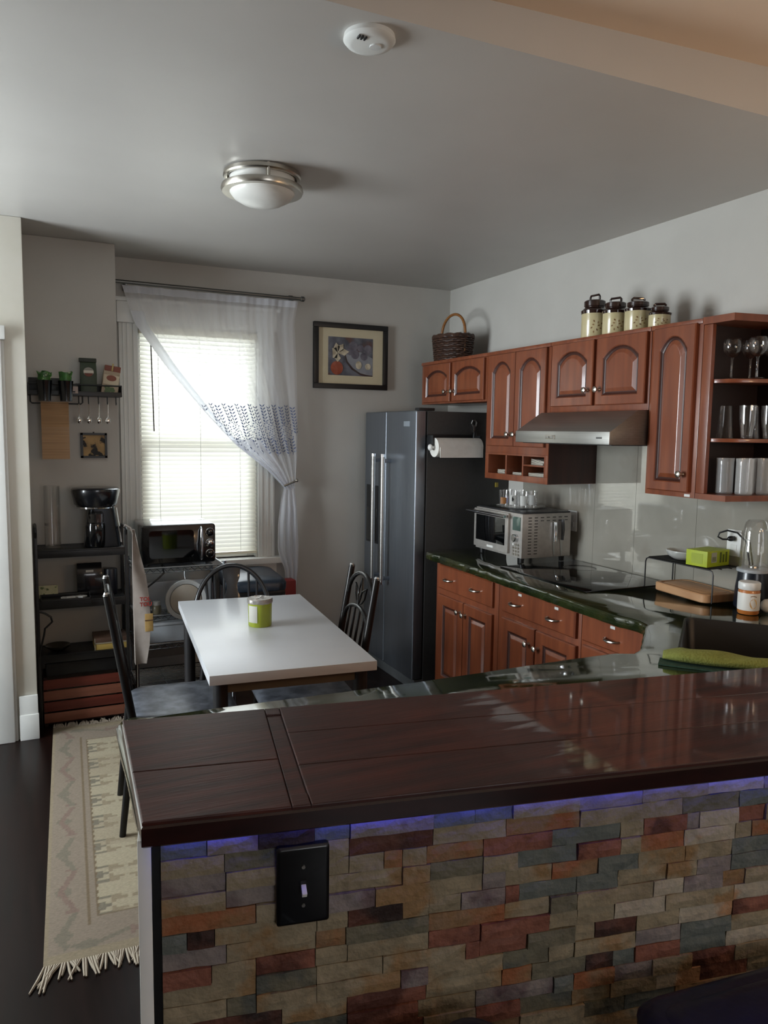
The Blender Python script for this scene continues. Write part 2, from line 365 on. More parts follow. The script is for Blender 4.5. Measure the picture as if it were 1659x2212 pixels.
lo = lm.build('embroidery', lace, ct, recalc=False, smooth=0); lo['kind'] = 'stuff'
hb = thing('curtain_holdback', 'brushed metal holdback arm gathering the white curtain', 'curtain holdback', (1.6, 4.9, 1.27))
MB().cyl((1.605, 4.975, 1.285), (1.605, 4.86, 1.285), 0.007, n=10).tube([(1.605, 4.862, 1.286), (1.57, 4.848, 1.274), (1.535, 4.84, 1.262), (1.515, 4.842, 1.255)], 0.007, 8).build('arm', nickel, hb)
MB().ell((1.607, 4.855, 1.289), 0.012).build('knob', nickel, hb)
MB().cyl((1.605, 4.968, 1.285), (1.605, 4.975, 1.285), 0.02, n=16).build('wall_plate', nickel, hb)

# ------------------------------------------------------------------ framed fruit picture
def flat(name, m, parent, pts, y): MB().add([(x, y, z) for x, z in pts], [tuple(range(len(pts)))]).build(name, m, parent, smooth=0, recalc=False)
def disc(cx, cz_, rx, rz, n=20, a0=0, a1=2 * PI): return [(cx + rx * math.cos(a0 + (a1 - a0) * i / n), cz_ + rz * math.sin(a0 + (a1 - a0) * i / n)) for i in range(n)]
pc = thing('framed_picture', 'black framed still life print of fruit with a wide cream mat', 'picture', (2.03, 4.96, 1.9))
X0, X1, Z0, Z1 = 1.757, 2.302, 1.905, 2.345; fw = 0.034
m = MB(); m.box(X0, X1, 4.945, 4.975, Z0, Z0 + fw); m.box(X0, X1, 4.945, 4.975, Z1 - fw, Z1); m.box(X0, X0 + fw, 4.945, 4.975, Z0 + fw, Z1 - fw); m.box(X1 - fw, X1, 4.945, 4.975, Z0 + fw, Z1 - fw)
m.build('frame', black, pc, bevel=0.003)
box('mat_board', mat('mat_board', '#cbbf9f', '#cfc4a6', rough=0.8), pc, X0 + fw, X1 - fw, 4.962, 4.974, Z0 + fw, Z1 - fw)
prc = mat('print_ground', '#3a3a44', '#6b6c76', rough=0.7, scale=14, c3='#5b3a34', lo3=.55, hi3=.65, s3=9)
pr = MB().add([(1.863, 4.961, 1.996), (2.193, 4.961, 1.996), (2.193, 4.961, 2.253), (1.863, 4.961, 2.253)], [(0, 1, 2, 3)]).build('print', prc, pc, smooth=0, recalc=False)
pl = mat('print_plum', '#46424f', '#77707c', rough=0.7, scale=16); pe = mat('print_pale', '#d8cdb4', '#a89a80', rough=0.7, scale=30); po = mat('print_orange', '#8e3f24', '#a8563a', rough=0.7, scale=20)
pg = mat('print_plate', '#7d8088', '#93959b', rough=0.7, scale=12); pdk = mat('print_rim', '#2e2222', '#3c2c2a', rough=0.7)
flat('print_plate', pg, pr, [(1.985, 2.14), (2.0, 2.09), (2.04, 2.045), (2.10, 2.012), (2.16, 1.999), (2.192, 1.997), (2.192, 2.12), (2.1, 2.16)], 4.9606)
flat('print_rim', pdk, pr, [(1.978, 2.14), (1.994, 2.085), (2.035, 2.038), (2.098, 2.004), (2.15, 1.9965), (2.192, 1.9965), (2.192, 2.002), (2.15, 2.006), (2.10, 2.016), (2.045, 2.048), (2.005, 2.092), (1.988, 2.14)], 4.9603)
for k, (cx, cz_, r) in enumerate(((2.045, 2.195, .032), (2.06, 2.14, .03), (2.125, 2.13, .027), (2.10, 2.185, .024), (2.155, 2.18, .03), (2.02, 2.16, .026))): flat('print_fruit', pl, pr, disc(cx, cz_, r, r), 4.9598 - 0.0003 * k)
flat('print_fruit', pe, pr, disc(2.085, 2.07, .022, .027), 4.957); flat('print_fruit', pe, pr, disc(2.155, 2.062, .022, .022), 4.957)
flat('print_orange', po, pr, disc(1.925, 2.045, .045, .046), 4.957)
for a, ln in ((0.15, .085), (1.0, .075), (1.75, .07), (2.5, .05), (3.9, .05), (4.7, .06)):
    cx, cz_ = 1.93, 2.145; ca, sa = math.cos(a), math.sin(a)
    flat('print_petal', pe, pr, [(cx, cz_), (cx + ca * ln * .55 - sa * .024, cz_ + sa * ln * .55 + ca * .024), (cx + ca * ln, cz_ + sa * ln), (cx + ca * ln * .55 + sa * .024, cz_ + sa * ln * .55 - ca * .024)], 4.9566)
MB().add([(X0 + fw, 4.9555, Z0 + fw), (X1 - fw, 4.9555, Z0 + fw), (X1 - fw, 4.9555, Z1 - fw), (X0 + fw, 4.9555, Z1 - fw)], [(0, 1, 2, 3)]).build('glass', glassmat('picture_glass', base=0.02, edge=0.25), pc, smooth=0)

# ------------------------------------------------------------------ ceiling fixtures
lt = thing('ceiling_light', 'round flush ceiling light with brushed metal rings and white glass', 'ceiling light', (0.88, 3.1, 2.5))
c0 = (0.88, 3.1, 0)
MB().lathe([(0.06, 2.636), (0.125, 2.636), (0.125, 2.622), (0.06, 2.622)], c0, 40).build('canopy', nickel, lt)
MB().lathe([(0.138, 2.630), (0.152, 2.630), (0.154, 2.616), (0.150, 2.610), (0.138, 2.610)], c0, 48, cap0=False, cap1=False).build('upper_ring', nickel, lt)
MB().lathe([(0.12, 2.578), (0.160, 2.580), (0.163, 2.566), (0.158, 2.556), (0.12, 2.558)], c0, 48, cap0=False, cap1=False).build('lower_ring', nickel, lt)
MB().lathe([(0.128, 2.625), (0.130, 2.572), (0.128, 2.556), (0.112, 2.535), (0.08, 2.517), (0.04, 2.508), (0.0, 2.506)], c0, 40).build('glass_shade', mat('opal_glass', '#d9d8d2', '#dedcd6', rough=0.3), lt)
p = MB()
for a in (0.4, 2.5, 4.6):
    q = Vector((0.88 + .147 * math.cos(a), 3.1 + .147 * math.sin(a), 0)); p = MB().cyl(q + Vector((0, 0, 2.56)), q + Vector((0, 0, 2.632)), 0.006, n=10); p.build('post', nickel, lt)
sd = thing('smoke_detector', 'white round smoke detector on the ceiling near the header', 'smoke detector', (0.835, 1.93, 2.6))
MB().lathe([(0.0, 2.636), (0.066, 2.636), (0.068, 2.624), (0.060, 2.615), (0.045, 2.612), (0.0, 2.611)], (0.835, 1.935, 0), 36).build('cover', whitep, sd)
MB().lathe([(0.0, 2.613), (0.016, 2.613), (0.015, 2.608), (0.0, 2.607)], (0.85, 1.93, 0), 20).build('test_button', mat('button_grey', '#c4c4c2', '#c9c9c7', rough=0.4), sd)
v = MB()
for k in range(3): v.box(0.79 + k * .009, 0.794 + k * .009, 1.895, 1.912, 2.609, 2.614)
v.build('vent', blackp, sd)

# front room floor lamp (out of the picture), warm globe
lamp = thing('floor_lamp', 'brass floor lamp with a warm white globe in the front room', 'lamp', (2.35, 0.45, 0))
brass = mat('brass', '#a08050', rough=0.3, metal=1.0)
MB().lathe([(0, 0), (0.14, 0), (0.14, 0.012), (0.02, 0.03), (0, 0.03)], (2.35, 0.45, 0), 32).build('base', brass, lamp)
MB().cyl((2.35, 0.45, 0.03), (2.35, 0.45, 1.62), 0.011).build('pole', brass, lamp)
MB().ell((2.35, 0.45, 1.74), 0.12, 24, 16).build('globe', mat('globe_glass', '#ffe2c0', rough=0.4, emit='#ffcf9c', estr=28.0), lamp)
# ------------------------------------------------------------------ refrigerator
fr = thing('refrigerator', 'dark stainless side by side refrigerator with two tall bar handles', 'refrigerator', (2.45, 4.54, 0))
box('cabinet_body', fridgeside, fr, 2.205, 2.80, 4.156, 4.93, 0.03, 1.745, 0.006)
def fdoor(y0, y1): return box('door', dsteel, fr, 2.13, 2.198, y0, y1, 0.075, 1.748, 0.008, seg=3)
dl = fdoor(4.589, 4.927); dr = fdoor(4.158, 4.583)
def fhandle(y, par):
    m = MB().cyl((2.075, y, 0.63), (2.075, y, 1.46), 0.014, n=14); h = m.build('handle', steel, par)
    for z in (0.66, 1.43): MB().box(2.075, 2.132, y - 0.01, y + 0.01, z - 0.012, z + 0.012).build('handle_mount', dsteel, par, bevel=0.003)
    for z in (0.622, 1.455): MB().cyl((2.075, y, z), (2.075, y, z + 0.018), 0.0155, n=14).build('handle_cap', chrome, par)
fhandle(4.665, dl); fhandle(4.515, dr)
box('dispenser', blackp, fr, 2.124, 2.131, 4.70, 4.885, 0.86, 1.255, 0.004)
box('dispenser_recess', blackglass, fr, 2.122, 2.126, 4.715, 4.87, 0.875, 1.10, 0.002)
box('badge', mat('badge_silver', '#aab4bf', '#b2bcc6', rough=0.3, metal=0.6), fr, 2.127, 2.131, 4.245, 4.325, 1.652, 1.684, 0.001)
box('toe_grille', mat('grille_grey', '#5c5f60', '#66696a', rough=0.5, metal=0.5), fr, 2.15, 2.25, 4.165, 4.925, 0.0, 0.07, 0.004)
box('hinge_cover', blackp, fr, 2.15, 2.26, 4.165, 4.22, 1.748, 1.765, 0.004)
box('gasket', black, fr, 2.198, 2.205, 4.17, 4.92, 0.09, 1.735)
# paper towel and opener on the fridge side
pt = thing('paper_towel_holder', 'white paper towel roll on a holder stuck to the fridge side', 'paper towel', (2.37, 4.08, 1.5))
MB().cyl((2.215, 4.083, 1.528), (2.525, 4.083, 1.528), 0.058, n=28).build('paper_roll', mat('paper_white', '#dcdad2', '#e2e0d9', rough=0.9, scale=30, bump=0.1), pt)
MB().box(2.225, 2.522, 4.022, 4.026, 1.468, 1.53).build('loose_sheet', MATS['paper_white'], pt)
MB().cyl((2.19, 4.083, 1.528), (2.545, 4.083, 1.528), 0.011, n=12).build('rod', whitep, pt)
MB().ell((2.188, 4.083, 1.528), (0.014, 0.02, 0.02)).build('end_knob', whitep, pt)
m = MB(); m.box(2.53, 2.54, 4.075, 4.156, 1.515, 1.60); m.box(2.2, 2.545, 4.148, 4.156, 1.585, 1.605); m.box(2.20, 2.208, 4.075, 4.156, 1.515, 1.60)
m.build('bracket', blackp, pt, bevel=0.002)
bo = thing('bottle_opener', 'hanging bottle opener with a metal head and dark handle', 'bottle opener', (2.535, 4.15, 1.55))
MB().tube([(2.52, 4.148, 1.66), (2.512, 4.148, 1.675), (2.518, 4.148, 1.693), (2.535, 4.148, 1.695), (2.545, 4.148, 1.68), (2.54, 4.148, 1.66)], 0.005, 8, closed=True).box(2.524, 2.536, 4.144, 4.152, 1.62, 1.665).build('head', steel, bo)
MB().ell((2.534, 4.144, 1.585), (0.014, 0.01, 0.045)).build('handle', blackp, bo)
MB().ell((2.55, 4.138, 1.552), (0.012, 0.008, 0.02)).build('tag', mat('tag_orange', '#8a4a2a', '#a06a48', rough=0.5), bo)
mg = tag(box('fridge_magnet', mat('magnet_yellow', '#8a7a2a', '#a39238', rough=0.5), None, 2.70, 2.722, 4.148, 4.156, 1.275, 1.305, 0.002), 'small yellow square magnet low on the fridge side', 'magnet')

# ------------------------------------------------------------------ cabinet doors and drawers (fronts face -X)
def door(parent, name, xb, y0, y1, z0, z1, inset, arch=0.0, m=cherry, raise_=True, th=0.019):
    na = 9
    def rect(i):
        a, b_, c_, d_ = y0 + i, y1 - i, z0 + i, z1 - i
        return [(a, c_), (b_, c_)] + [(b_ + (a - b_) * k / na, d_) for k in range(na + 1)]
    def opn(i):
        a, b_, c_, top = y0 + inset + i, y1 - inset - i, z0 + inset + i, z1 - inset - i
        if arch <= 0: return [(a, c_), (b_, c_)] + [(b_ + (a - b_) * k / na, top) for k in range(na + 1)]
        sh = min(0.012, (b_ - a) * 0.06) if arch > 0 else 0
        out = [(a, c_), (b_, c_)]
        for k in range(na + 1):
            t = k / na; yy = b_ + (a - b_) * t; out.append((yy, top - arch + arch * (1 - abs(2 * t - 1) ** 2.2)))
        return out
    seqs = [(rect(0), 0), (rect(0), th - .004), (rect(.004), th), (opn(0), th), (opn(.004), th - .003), (opn(.010), th - .008), (opn(.014), th - .010)]
    if raise_: seqs += [(opn(.019), th - .009), (opn(.034), th - .002), (opn(.037), th - .0012)]
    mb = MB(); n_ = len(seqs); P3 = lambda q: [(xb - q[1], y, z) for y, z in q[0]]
    mb.loops([P3(q) for q in seqs[:5]], cap1=False); mb.cur = 1; mb.loops([P3(q) for q in seqs[4:8]], cap0=False, cap1=not raise_); mb.cur = 0
    if raise_: mb.loops([P3(q) for q in seqs[7:]], cap0=False)
    o = mb.build(name, [m, groove], parent, smooth=0, recalc=False); bm = bmesh.new(); bm.from_mesh(o.data); bmesh.ops.remove_doubles(bm, verts=bm.verts, dist=1e-6); bmesh.ops.recalc_face_normals(bm, faces=bm.faces); bm.to_mesh(o.data); bm.free()
    return o
def knob(parent, x, y, z, m=None):
    M = Matrix.Translation((x, y, z)) @ Matrix.Rotation(-PI / 2, 4, 'Y')
    MB().lathe([(0.008, 0), (0.006, 0.006), (0.005, 0.014), (0.009, 0.018), (0.0145, 0.024), (0.014, 0.030), (0.007, 0.034), (0, 0.035)], n=16, M=M).build('knob', m or nickel, parent)
def pull(parent, x, y, z, ln=0.085):
    h = ln / 2
    pts = [(x + .002, y - h, z), (x - .014, y - h + .004, z), (x - .024, y - h * .55, z - .002), (x - .027, y, z - .003), (x - .024, y + h * .55, z - .002), (x - .014, y + h - .004, z), (x + .002, y + h, z)]
    MB().tube(pts, [.0045, .004, .0055, .0075, .0055, .004, .0045], 8).build('handle', nickel, parent)
XU = 2.476
def upper(label, y0, y1, z0, z1, doors, arch, inset, knobs, group=None):
    t = thing('wall_cabinet', label, 'cabinet', (2.64, (y0 + y1) / 2, z0))
    box('body', cherry, t, XU, 2.804, y0, y1, z0, z1 - 0.02, 0.002)
    box('top_rail', cherry, t, XU - 0.008, 2.804, y0, y1, z1 - 0.02, z1, 0.003)
    for (a, b_, c_, d_), (ky, kz) in zip(doors, knobs):
        d = door(t, 'door', XU, a, b_, c_, d_, inset, arch); knob(d, XU - 0.019, ky, kz)
    return t
upper('short cherry wall cabinet above the refrigerator with two arched doors', 3.925, 4.755, 1.805, 2.088, [(4.345, 4.70, 1.815, 2.062), (3.94, 4.315, 1.815, 2.062)], 0.04, 0.035, [(4.375, 1.878), (4.285, 1.878)])
t = upper('tall cherry wall cabinet with two arched doors over open letter slots', 3.312, 3.923, 1.505, 2.088, [(3.617, 3.885, 1.545, 2.066), (3.335, 3.611, 1.545, 2.066)], 0.055, 0.04, [(3.645, 1.612), (3.583, 1.612)])
# pigeonholes under it
m = MB(); m.box(XU, 2.804, 3.312, 3.923, 1.352, 1.386); m.box(XU, 2.804, 3.312, 3.346, 1.386, 1.505); m.box(XU, 2.804, 3.889, 3.923, 1.386, 1.505); m.box(2.70, 2.804, 3.346, 3.889, 1.386, 1.505)
m.box(XU + .004, 2.70, 3.702, 3.716, 1.386, 1.505); m.box(XU + .004, 2.70, 3.538, 3.552, 1.386, 1.505); m.box(XU + .004, 2.70, 3.346, 3.538, 1.440, 1.449); m.box(XU, 2.5, 3.346, 3.889, 1.494, 1.505)
m.build('letter_slots', cherry, t, bevel=0.0012)
box('side_panel', cherryd, t, XU + .004, 2.796, 3.3105, 3.312, 1.354, 1.727)  # thin dark sheet laid over the cabinet side to darken it
box('slot_shade_sheet', cherryin, t, 2.697, 2.70, 3.346, 3.889, 1.386, 1.494)  # dark sheet added at the slot backs, painting in their shade
paper = mat('envelope_paper', '#cfcabb', '#d8d3c6', rough=0.9)
def envelopes(label, y0, y1, z, n, tilt=0):
    e = thing('envelope_stack', label, 'papers', (2.58, (y0 + y1) / 2, z), 'papers in the letter slots')
    for k in range(n):
        M = Matrix.Translation((2.59, (y0 + y1) / 2, z + 0.0045 * k + 0.0015)) @ Matrix.Rotation(random.uniform(-.12, .12), 4, 'Z') @ Matrix.Rotation(tilt * k, 4, 'X')
        MB().box(-0.085, 0.085, -(y1 - y0) / 2, (y1 - y0) / 2, -0.001, 0.001, M).build('envelope', paper, e, smooth=0)
envelopes('white papers in the letter slot nearest the refrigerator', 3.745, 3.83, 1.387, 5)
envelopes('thin white papers in the middle letter slot', 3.575, 3.675, 1.387, 3)
envelopes('papers in the lower half of the divided letter slot', 3.365, 3.52, 1.387, 4)
envelopes('cream envelopes piled crooked in the upper half of the divided letter slot', 3.385, 3.50, 1.450, 6, 0.02)
upper('short cherry wall cabinet above the range hood with two arched doors', 2.605, 3.31, 1.728, 2.088, [(2.965, 3.285, 1.757, 2.07), (2.618, 2.94, 1.757, 2.07)], 0.05, 0.042, [(2.995, 1.83), (2.912, 1.83)])
t = upper('tall narrow cherry wall cabinet with one arched door right of the hood', 2.322, 2.602, 1.363, 2.088, [(2.345, 2.575, 1.385, 2.072)], 0.055, 0.038, [(2.373, 1.46)])
box('label_sticker', whitep, t, XU - .002, XU, 2.345, 2.375, 1.367, 1.378)
# open end shelf
t = thing('open_end_shelf', 'open cherry end shelf holding glassware beside the tall narrow cabinet', 'shelf', (2.62, 2.25, 1.36))
EY = 2.115
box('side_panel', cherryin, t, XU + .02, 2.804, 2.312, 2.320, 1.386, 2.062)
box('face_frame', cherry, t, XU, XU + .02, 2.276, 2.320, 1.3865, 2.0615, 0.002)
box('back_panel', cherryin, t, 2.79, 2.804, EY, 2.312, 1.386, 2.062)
poly = [(XU, 2.32), (XU, 2.168), (2.804, EY), (2.804, 2.32)]
MB().prism(poly, 1.363, 1.386).build('bottom_board', cherry, t, smooth=0)
MB().prism([(x - .008 if x == XU else x, y) for x, y in poly], 2.062, 2.09).build('top_board', cherry, t, smooth=0)
pq = [(XU + .02, 2.312), (XU + .02, 2.27)] + [(XU + .03 + .30 * (1 - math.cos(a * PI / 16)), 2.27 - 0.145 * math.sin(a * PI / 16)) for a in range(1, 9)] + [(2.79, 2.125), (2.79, 2.312)]
for z in (1.61, 1.845): MB().prism(pq, z - .015, z).build('shelf_board', cherry, t, bevel=0.002)

# hood
hd = thing('range_hood', 'stainless range hood with sloped front under the short cabinet', 'range hood', (2.54, 2.96, 1.575))
pf = [(2.27, 1.575), (2.27, 1.632), (2.42, 1.726), (2.804, 1.726), (2.804, 1.575)]
hs = mat('hood_steel', '#7d7770', '#86807a', rough=0.34, metal=0.6, scale=30, stretch=(1, 0.05, 6))
MB().loops([[(x, 2.606, z) for x, z in pf], [(x, 3.309, z) for x, z in pf]]).build('canopy', hs, hd, bevel=0.002)
box('front_band', steel, hd, 2.266, 2.271, 2.607, 3.308, 1.576, 1.631, 0.001)
b = box('switch_panel', nickel, hd, 2.262, 2.267, 2.985, 3.055, 1.594, 1.613, 0.002)
for y in (3.005, 3.037): MB().box(2.259, 2.263, y - .012, y + .012, 1.598, 1.609).build('switch', steel, b, bevel=0.001)
box('maker_plate', mat('plate_grey', '#6f6f6d', '#757573', rough=0.4, metal=0.8), hd, 2.264, 2.267, 2.655, 2.69, 1.60, 1.608)
box('underside_filter', black, hd, 2.30, 2.78, 2.63, 3.29, 1.571, 1.576)

# ------------------------------------------------------------------ base cabinets
XB = 2.199
def base(label, y0, y1, drawers, doors, knobs, pulls, stickers=()):
    t = thing('base_cabinet', label, 'cabinet', (2.5, (y0 + y1) / 2, 0))
    box('body', cherry, t, XB, 2.804, y0, y1, 0.10, 0.861, 0.002)
    box('toe_kick', blackp, t, XB + .06, 2.804, y0, y1, 0.0, 0.10)
    for (a, b_, c_, d_), ps in zip(drawers, pulls):
        mb = MB(); sq = [(0, 0), (0, .014), (.006, .019), (.010, .019)]
        mb.loops([[(XB - d, a + i, c_ + i), (XB - d, b_ - i, c_ + i), (XB - d, b_ - i, d_ - i), (XB - d, a + i, d_ - i)] for i, d in sq])
        o = mb.build('drawer', cherry, t, smooth=0)
        for py, pz in ps: pull(o, XB - .019, py, pz)
    for (a, b_, c_, d_), (ky, kz) in zip(doors, knobs):
        d = door(t, 'door', XB, a, b_, c_, d_, 0.055); knob(d, XB - .019, ky, kz)
    for y, z in stickers: MB().box(XB - .0205, XB - .019, y - .014, y + .014, z - .006, z + .006).build('label_sticker', whitep, t)
base('cherry base cabinet next to the refrigerator with one wide drawer and two doors', 3.315, 3.985, [(3.355, 3.935, 0.705, 0.846)], [(3.65, 3.935, 0.13, 0.668), (3.355, 3.642, 0.13, 0.668)], [(3.675, 0.612), (3.617, 0.607)], [[(3.806, 0.772), (3.517, 0.770)]])
base('cherry base cabinet under the cooktop with one wide drawer and two doors', 2.655, 3.312, [(2.678, 3.262, 0.712, 0.848)], [(2.979, 3.262, 0.13, 0.68), (2.672, 2.968, 0.13, 0.68)], [(3.016, 0.602), (2.942, 0.597)], [[(3.136, 0.773), (2.833, 0.768)]], [(3.10, 0.826), (2.81, 0.822)])
base('cherry base cabinet beside the corner sink with three stacked drawers', 2.20, 2.652, [(2.228, 2.628, 0.72, 0.843), (2.228, 2.628, 0.45, 0.70), (2.228, 2.628, 0.14, 0.43)], [], [], [[(2.434, 0.770)], [(2.434, 0.60)], [(2.434, 0.30)]], [(2.435, 0.823)])

# ------------------------------------------------------------------ worktop: one L-shaped green resin top
D = Vector((0.9836691, -0.17998642, 0)); NN = Vector((0.17998642, 0.9836691, 0)); A0 = Vector((0.127, 1.07, 0))
def loc2(s, t, z=0.0): return A0 + D * s + NN * t + Vector((0, 0, z))
bk0 = loc2(0.045, 0.155); bk1 = loc2(2.665, 0.155)
edge = [(2.80, 4.03), (2.165, 4.03), (2.135, 4.01), (2.128, 3.9)]
for k in range(1, 60):
    y = 3.9 - k * 0.0275; edge.append((2.128 - 0.035 * (3.9 - y) / 1.7 + 0.012 * math.sin(1.9 * y + .5), y))
    if y < 2.32: break
edge += [(2.098, 2.26), (2.103, 2.215), (2.09, 2.16)]
for k in range(1, 12): edge.append((2.09 - (2.09 - 1.80) * k / 12, 2.16 - (2.16 - 1.885) * k / 12))
edge += [(1.775, 1.885)]
for k in range(0, 50):
    x = 1.72 - k * 0.03; edge.append((x, 1.908 + 0.006 * math.sin(5 * x)))
    if x < 0.26: break
edge += [(0.215, 1.93), (0.185, 1.915), (0.172, 1.885), (0.168, 1.80), (0.166, 1.65), (0.163, 1.5), (0.161, 1.40), (0.158, 1.27)]
nfree = len(edge)
out = edge + [(bk0.x + .01, bk0.y), (bk1.x, bk1.y)]
n = len(out); LP = []
for z, ins in ((0.862, 0.012), (0.868, 0.002), (0.885, 0.0), (0.900, 0.001), (0.907, 0.004), (0.910, 0.011)):
    l = []
    for i, (x, y) in enumerate(out):
        if 0 < i < nfree:
            a, b_ = Vector(out[i - 1]), Vector(out[(i + 1) % n]); tn = (b_ - a).normalized(); nr = Vector((-tn.y, tn.x)) * -1
            w_ = ins + random.uniform(-.0022, .0022) * (0.5 if z > .906 else 1)
            l.append((x - nr.x * w_, y - nr.y * w_, z + random.uniform(-.0008, .0008) * (z < .909)))
        else: l.append((x, y, z))
    LP.append(l)
# sink cut-out: corner sink set at 45 degrees
SA = Vector((1.93, 1.838)); SU = Vector((0.747, 0.664)); SV = Vector((0.664, -0.747)); SL, SW = 0.52, 0.44
def sk(u, v): p = SA + SU * u + SV * v; return (p.x, p.y)
mb = MB().loops(LP, cap0=True, cap1=False); mb2 = bmesh.new()
top = LP[-1]
vs = [mb2.verts.new(p) for p in top]; hole = [mb2.verts.new((*sk(u, v), 0.910)) for u, v in rrect(0, SL, 0, SW, 0.03, 3)]
es = [mb2.edges.new((vs[i], vs[(i + 1) % len(vs)])) for i in range(len(vs))] + [mb2.edges.new((hole[i], hole[(i + 1) % len(hole)])) for i in range(len(hole))]
bmesh.ops.triangle_fill(mb2, edges=es, use_beauty=True, use_dissolve=False)
mb2.verts.index_update(); mb.add([tuple(v_.co) for v_ in mb2.verts], [tuple(v_.index for v_ in f_.verts) for f_ in mb2.faces]); mb2.free()
ctop = mb.build('worktop', green, None, smooth=50)
bm = bmesh.new(); bm.from_mesh(ctop.data); bmesh.ops.remove_doubles(bm, verts=bm.verts, dist=1e-5); bmesh.ops.recalc_face_normals(bm, faces=bm.faces)
kill = []
for f_ in bm.faces:   # bottom cap under the bowl
    if len(f_.verts) > 20: kill.append(f_)
bmesh.ops.delete(bm, geom=kill, context='FACES_ONLY'); bm.to_mesh(ctop.data); bm.free()
tag(ctop, 'glossy dark green resin worktop with an uneven edge turning the corner', 'worktop')
snk = thing('corner_sink', 'black sink bowl set at an angle into the worktop corner', 'sink', (SA.x + .3, SA.y + .02, 0.70))
LPs = []
for z, i in ((0.9105, 0.0), (0.905, 0.004), (0.72, 0.02), (0.705, 0.05)): LPs.append([(*sk(u, v), z) for u, v in rrect(i, SL - i, i, SW - i, 0.03, 3)])
sinkm = mat('composite_black', '#060607', '#0a0a0b', rough=0.45, scale=90)
MB().loops(LPs, cap0=False).build('bowl', sinkm, snk)
LPr = [[(*sk(u, v), z) for u, v in rrect(-i, SL + i, -i, SW + i, 0.03, 3)] for z, i in ((0.9095, 0.006), (0.9125, 0.005), (0.9125, 0.0), (0.905, -0.002))]
MB().loops(LPr, cap0=False, cap1=False).build('rim', sinkm, snk)
MB().lathe([(0.04, 0.707), (0.04, 0.711), (0.025, 0.711), (0.0, 0.706)], (*sk(.26, .22), 0), 20).build('drain', chrome, snk)
# hidden bases under the peninsula
t = thing('sink_base_cabinet', 'cherry cabinet carrying the angled corner sink', 'cabinet', (2.3, 1.6, 0))
m = MB().prism([(2.16, 2.19), (1.81, 1.86), (1.81, 1.2), (2.80, 1.02), (2.80, 2.19)], 0.10, 0.69); m.build('body', cherry, t)
MB().prism([(2.16, 2.19), (1.81, 1.86), (1.82, 1.84), (2.18, 2.18)], 0.69, 0.862).build('front_panel', cherry, t)
MB().prism([(2.22, 2.17), (1.83, 1.8), (1.83, 1.25), (2.78, 1.1), (2.78, 2.17)], 0.0, 0.10).build('toe_kick', blackp, t)
t = thing('peninsula_cabinet', 'cherry cabinet under the far side of the bar counter', 'cabinet', (1.1, 1.6, 0))
box('body', cherry, t, 0.46, 1.79, 1.36, 1.86, 0.10, 0.862, 0.003)
box('toe_kick', blackp, t, 0.48, 1.78, 1.38, 1.80, 0.0, 0.10)

# cooktop and backsplash
ck = thing('cooktop', 'black glass cooktop set flush in the green worktop', 'cooktop', (2.5, 3.0, 0.91))
cp = [(2.255, 2.72), (2.78, 2.72), (2.78, 3.42), (2.255, 3.42)]
box('glass_top', blackglass, ck, 2.255, 2.765, 2.70, 3.40, 0.9105, 0.917, 0.002)
ringm = mat('burner_ring', '#1c1d20', '#222327', rough=0.2)
for x, y, r in ((2.40, 2.88, .085), (2.63, 2.88, .065), (2.40, 3.21, .065), (2.63, 3.21, .085)):
    MB().lathe([(r - .002, 0.9171), (r, 0.9174), (r + .002, 0.9171)], (x, y, 0), 40, cap0=False, cap1=False).build('burner_ring', ringm, ck)
tile = mat('backsplash_slab', '#8f8b80', '#a19d92', rough=0.05, scale=2.2, detail=6, coat=0.7, spec=0.6, c3='#877d70', lo3=.55, hi3=.72, s3=2.6)
_t = tile.node_tree.nodes['Principled BSDF']; _t.inputs['Coat Weight'].default_value = 1.0; _t.inputs['Coat IOR'].default_value = 2.0; _t.inputs['Coat Roughness'].default_value = .03
bs = struct(MB().box(2.801, 2.806, 0.4, 3.97, 0.90, 0.912), 'trim_backsplash', tile)
for a, b_, zt in ((3.985, 3.312, 1.351), (3.312, 3.0, 1.574), (3.0, 2.603, 1.574), (2.603, 2.0, 1.362), (2.0, 1.37, 1.362), (1.37, 0.74, 1.362)):
    box('tile_panel', tile, bs, 2.797, 2.806, b_ + .0008, a - .0008, 0.912, zt)
# ------------------------------------------------------------------ on the worktop
ov = thing('toaster_oven', 'silver countertop toaster oven with glass door and tray of glasses on top', 'toaster oven', (2.57, 3.68, 0.912))
OX, OY0, OY1 = 2.412, 3.432, 3.905
sil = mat('oven_silver', '#a5a09a', '#afaaa4', rough=0.36, metal=0.45, scale=40)
m = MB().box(OX, 2.74, OY0, OY1, 0.94, 1.185); m.build('body', sil, ov, bevel=0.006)
box('top_plate', mat('oven_top', '#3c3d40', '#434447', rough=0.3, metal=0.7), ov, OX + .01, 2.735, OY0 + .005, OY1 - .005, 1.185, 1.192, 0.002)
for x in (2.44, 2.71):
    for y in (3.47, 3.87): MB().cyl((x, y, 0.9105), (x, y, 0.942), 0.014, 0.017).build('foot', black, ov)
fd = box('door', sil, ov, OX - .016, OX, 3.545, OY1 - .004, 0.955, 1.178, 0.004)
box('door_glass', blackglass, fd, OX - .018, OX - .015, 3.575, OY1 - .03, 0.995, 1.145, 0.002)
MB().cyl((OX - .05, 3.53, 1.163), (OX - .05, 3.93, 1.163), 0.009, n=14).build('door_handle', chrome, fd)
m = MB()
for y in (3.56, 3.89): m.box(OX - .05, OX - .012, y - .006, y + .006, 1.155, 1.171)
m.build('handle_mount', chrome, fd, bevel=0.002)
box('maker_plate', whitep, fd, OX - .0175, OX - .0155, 3.69, 3.755, 0.965, 0.977)
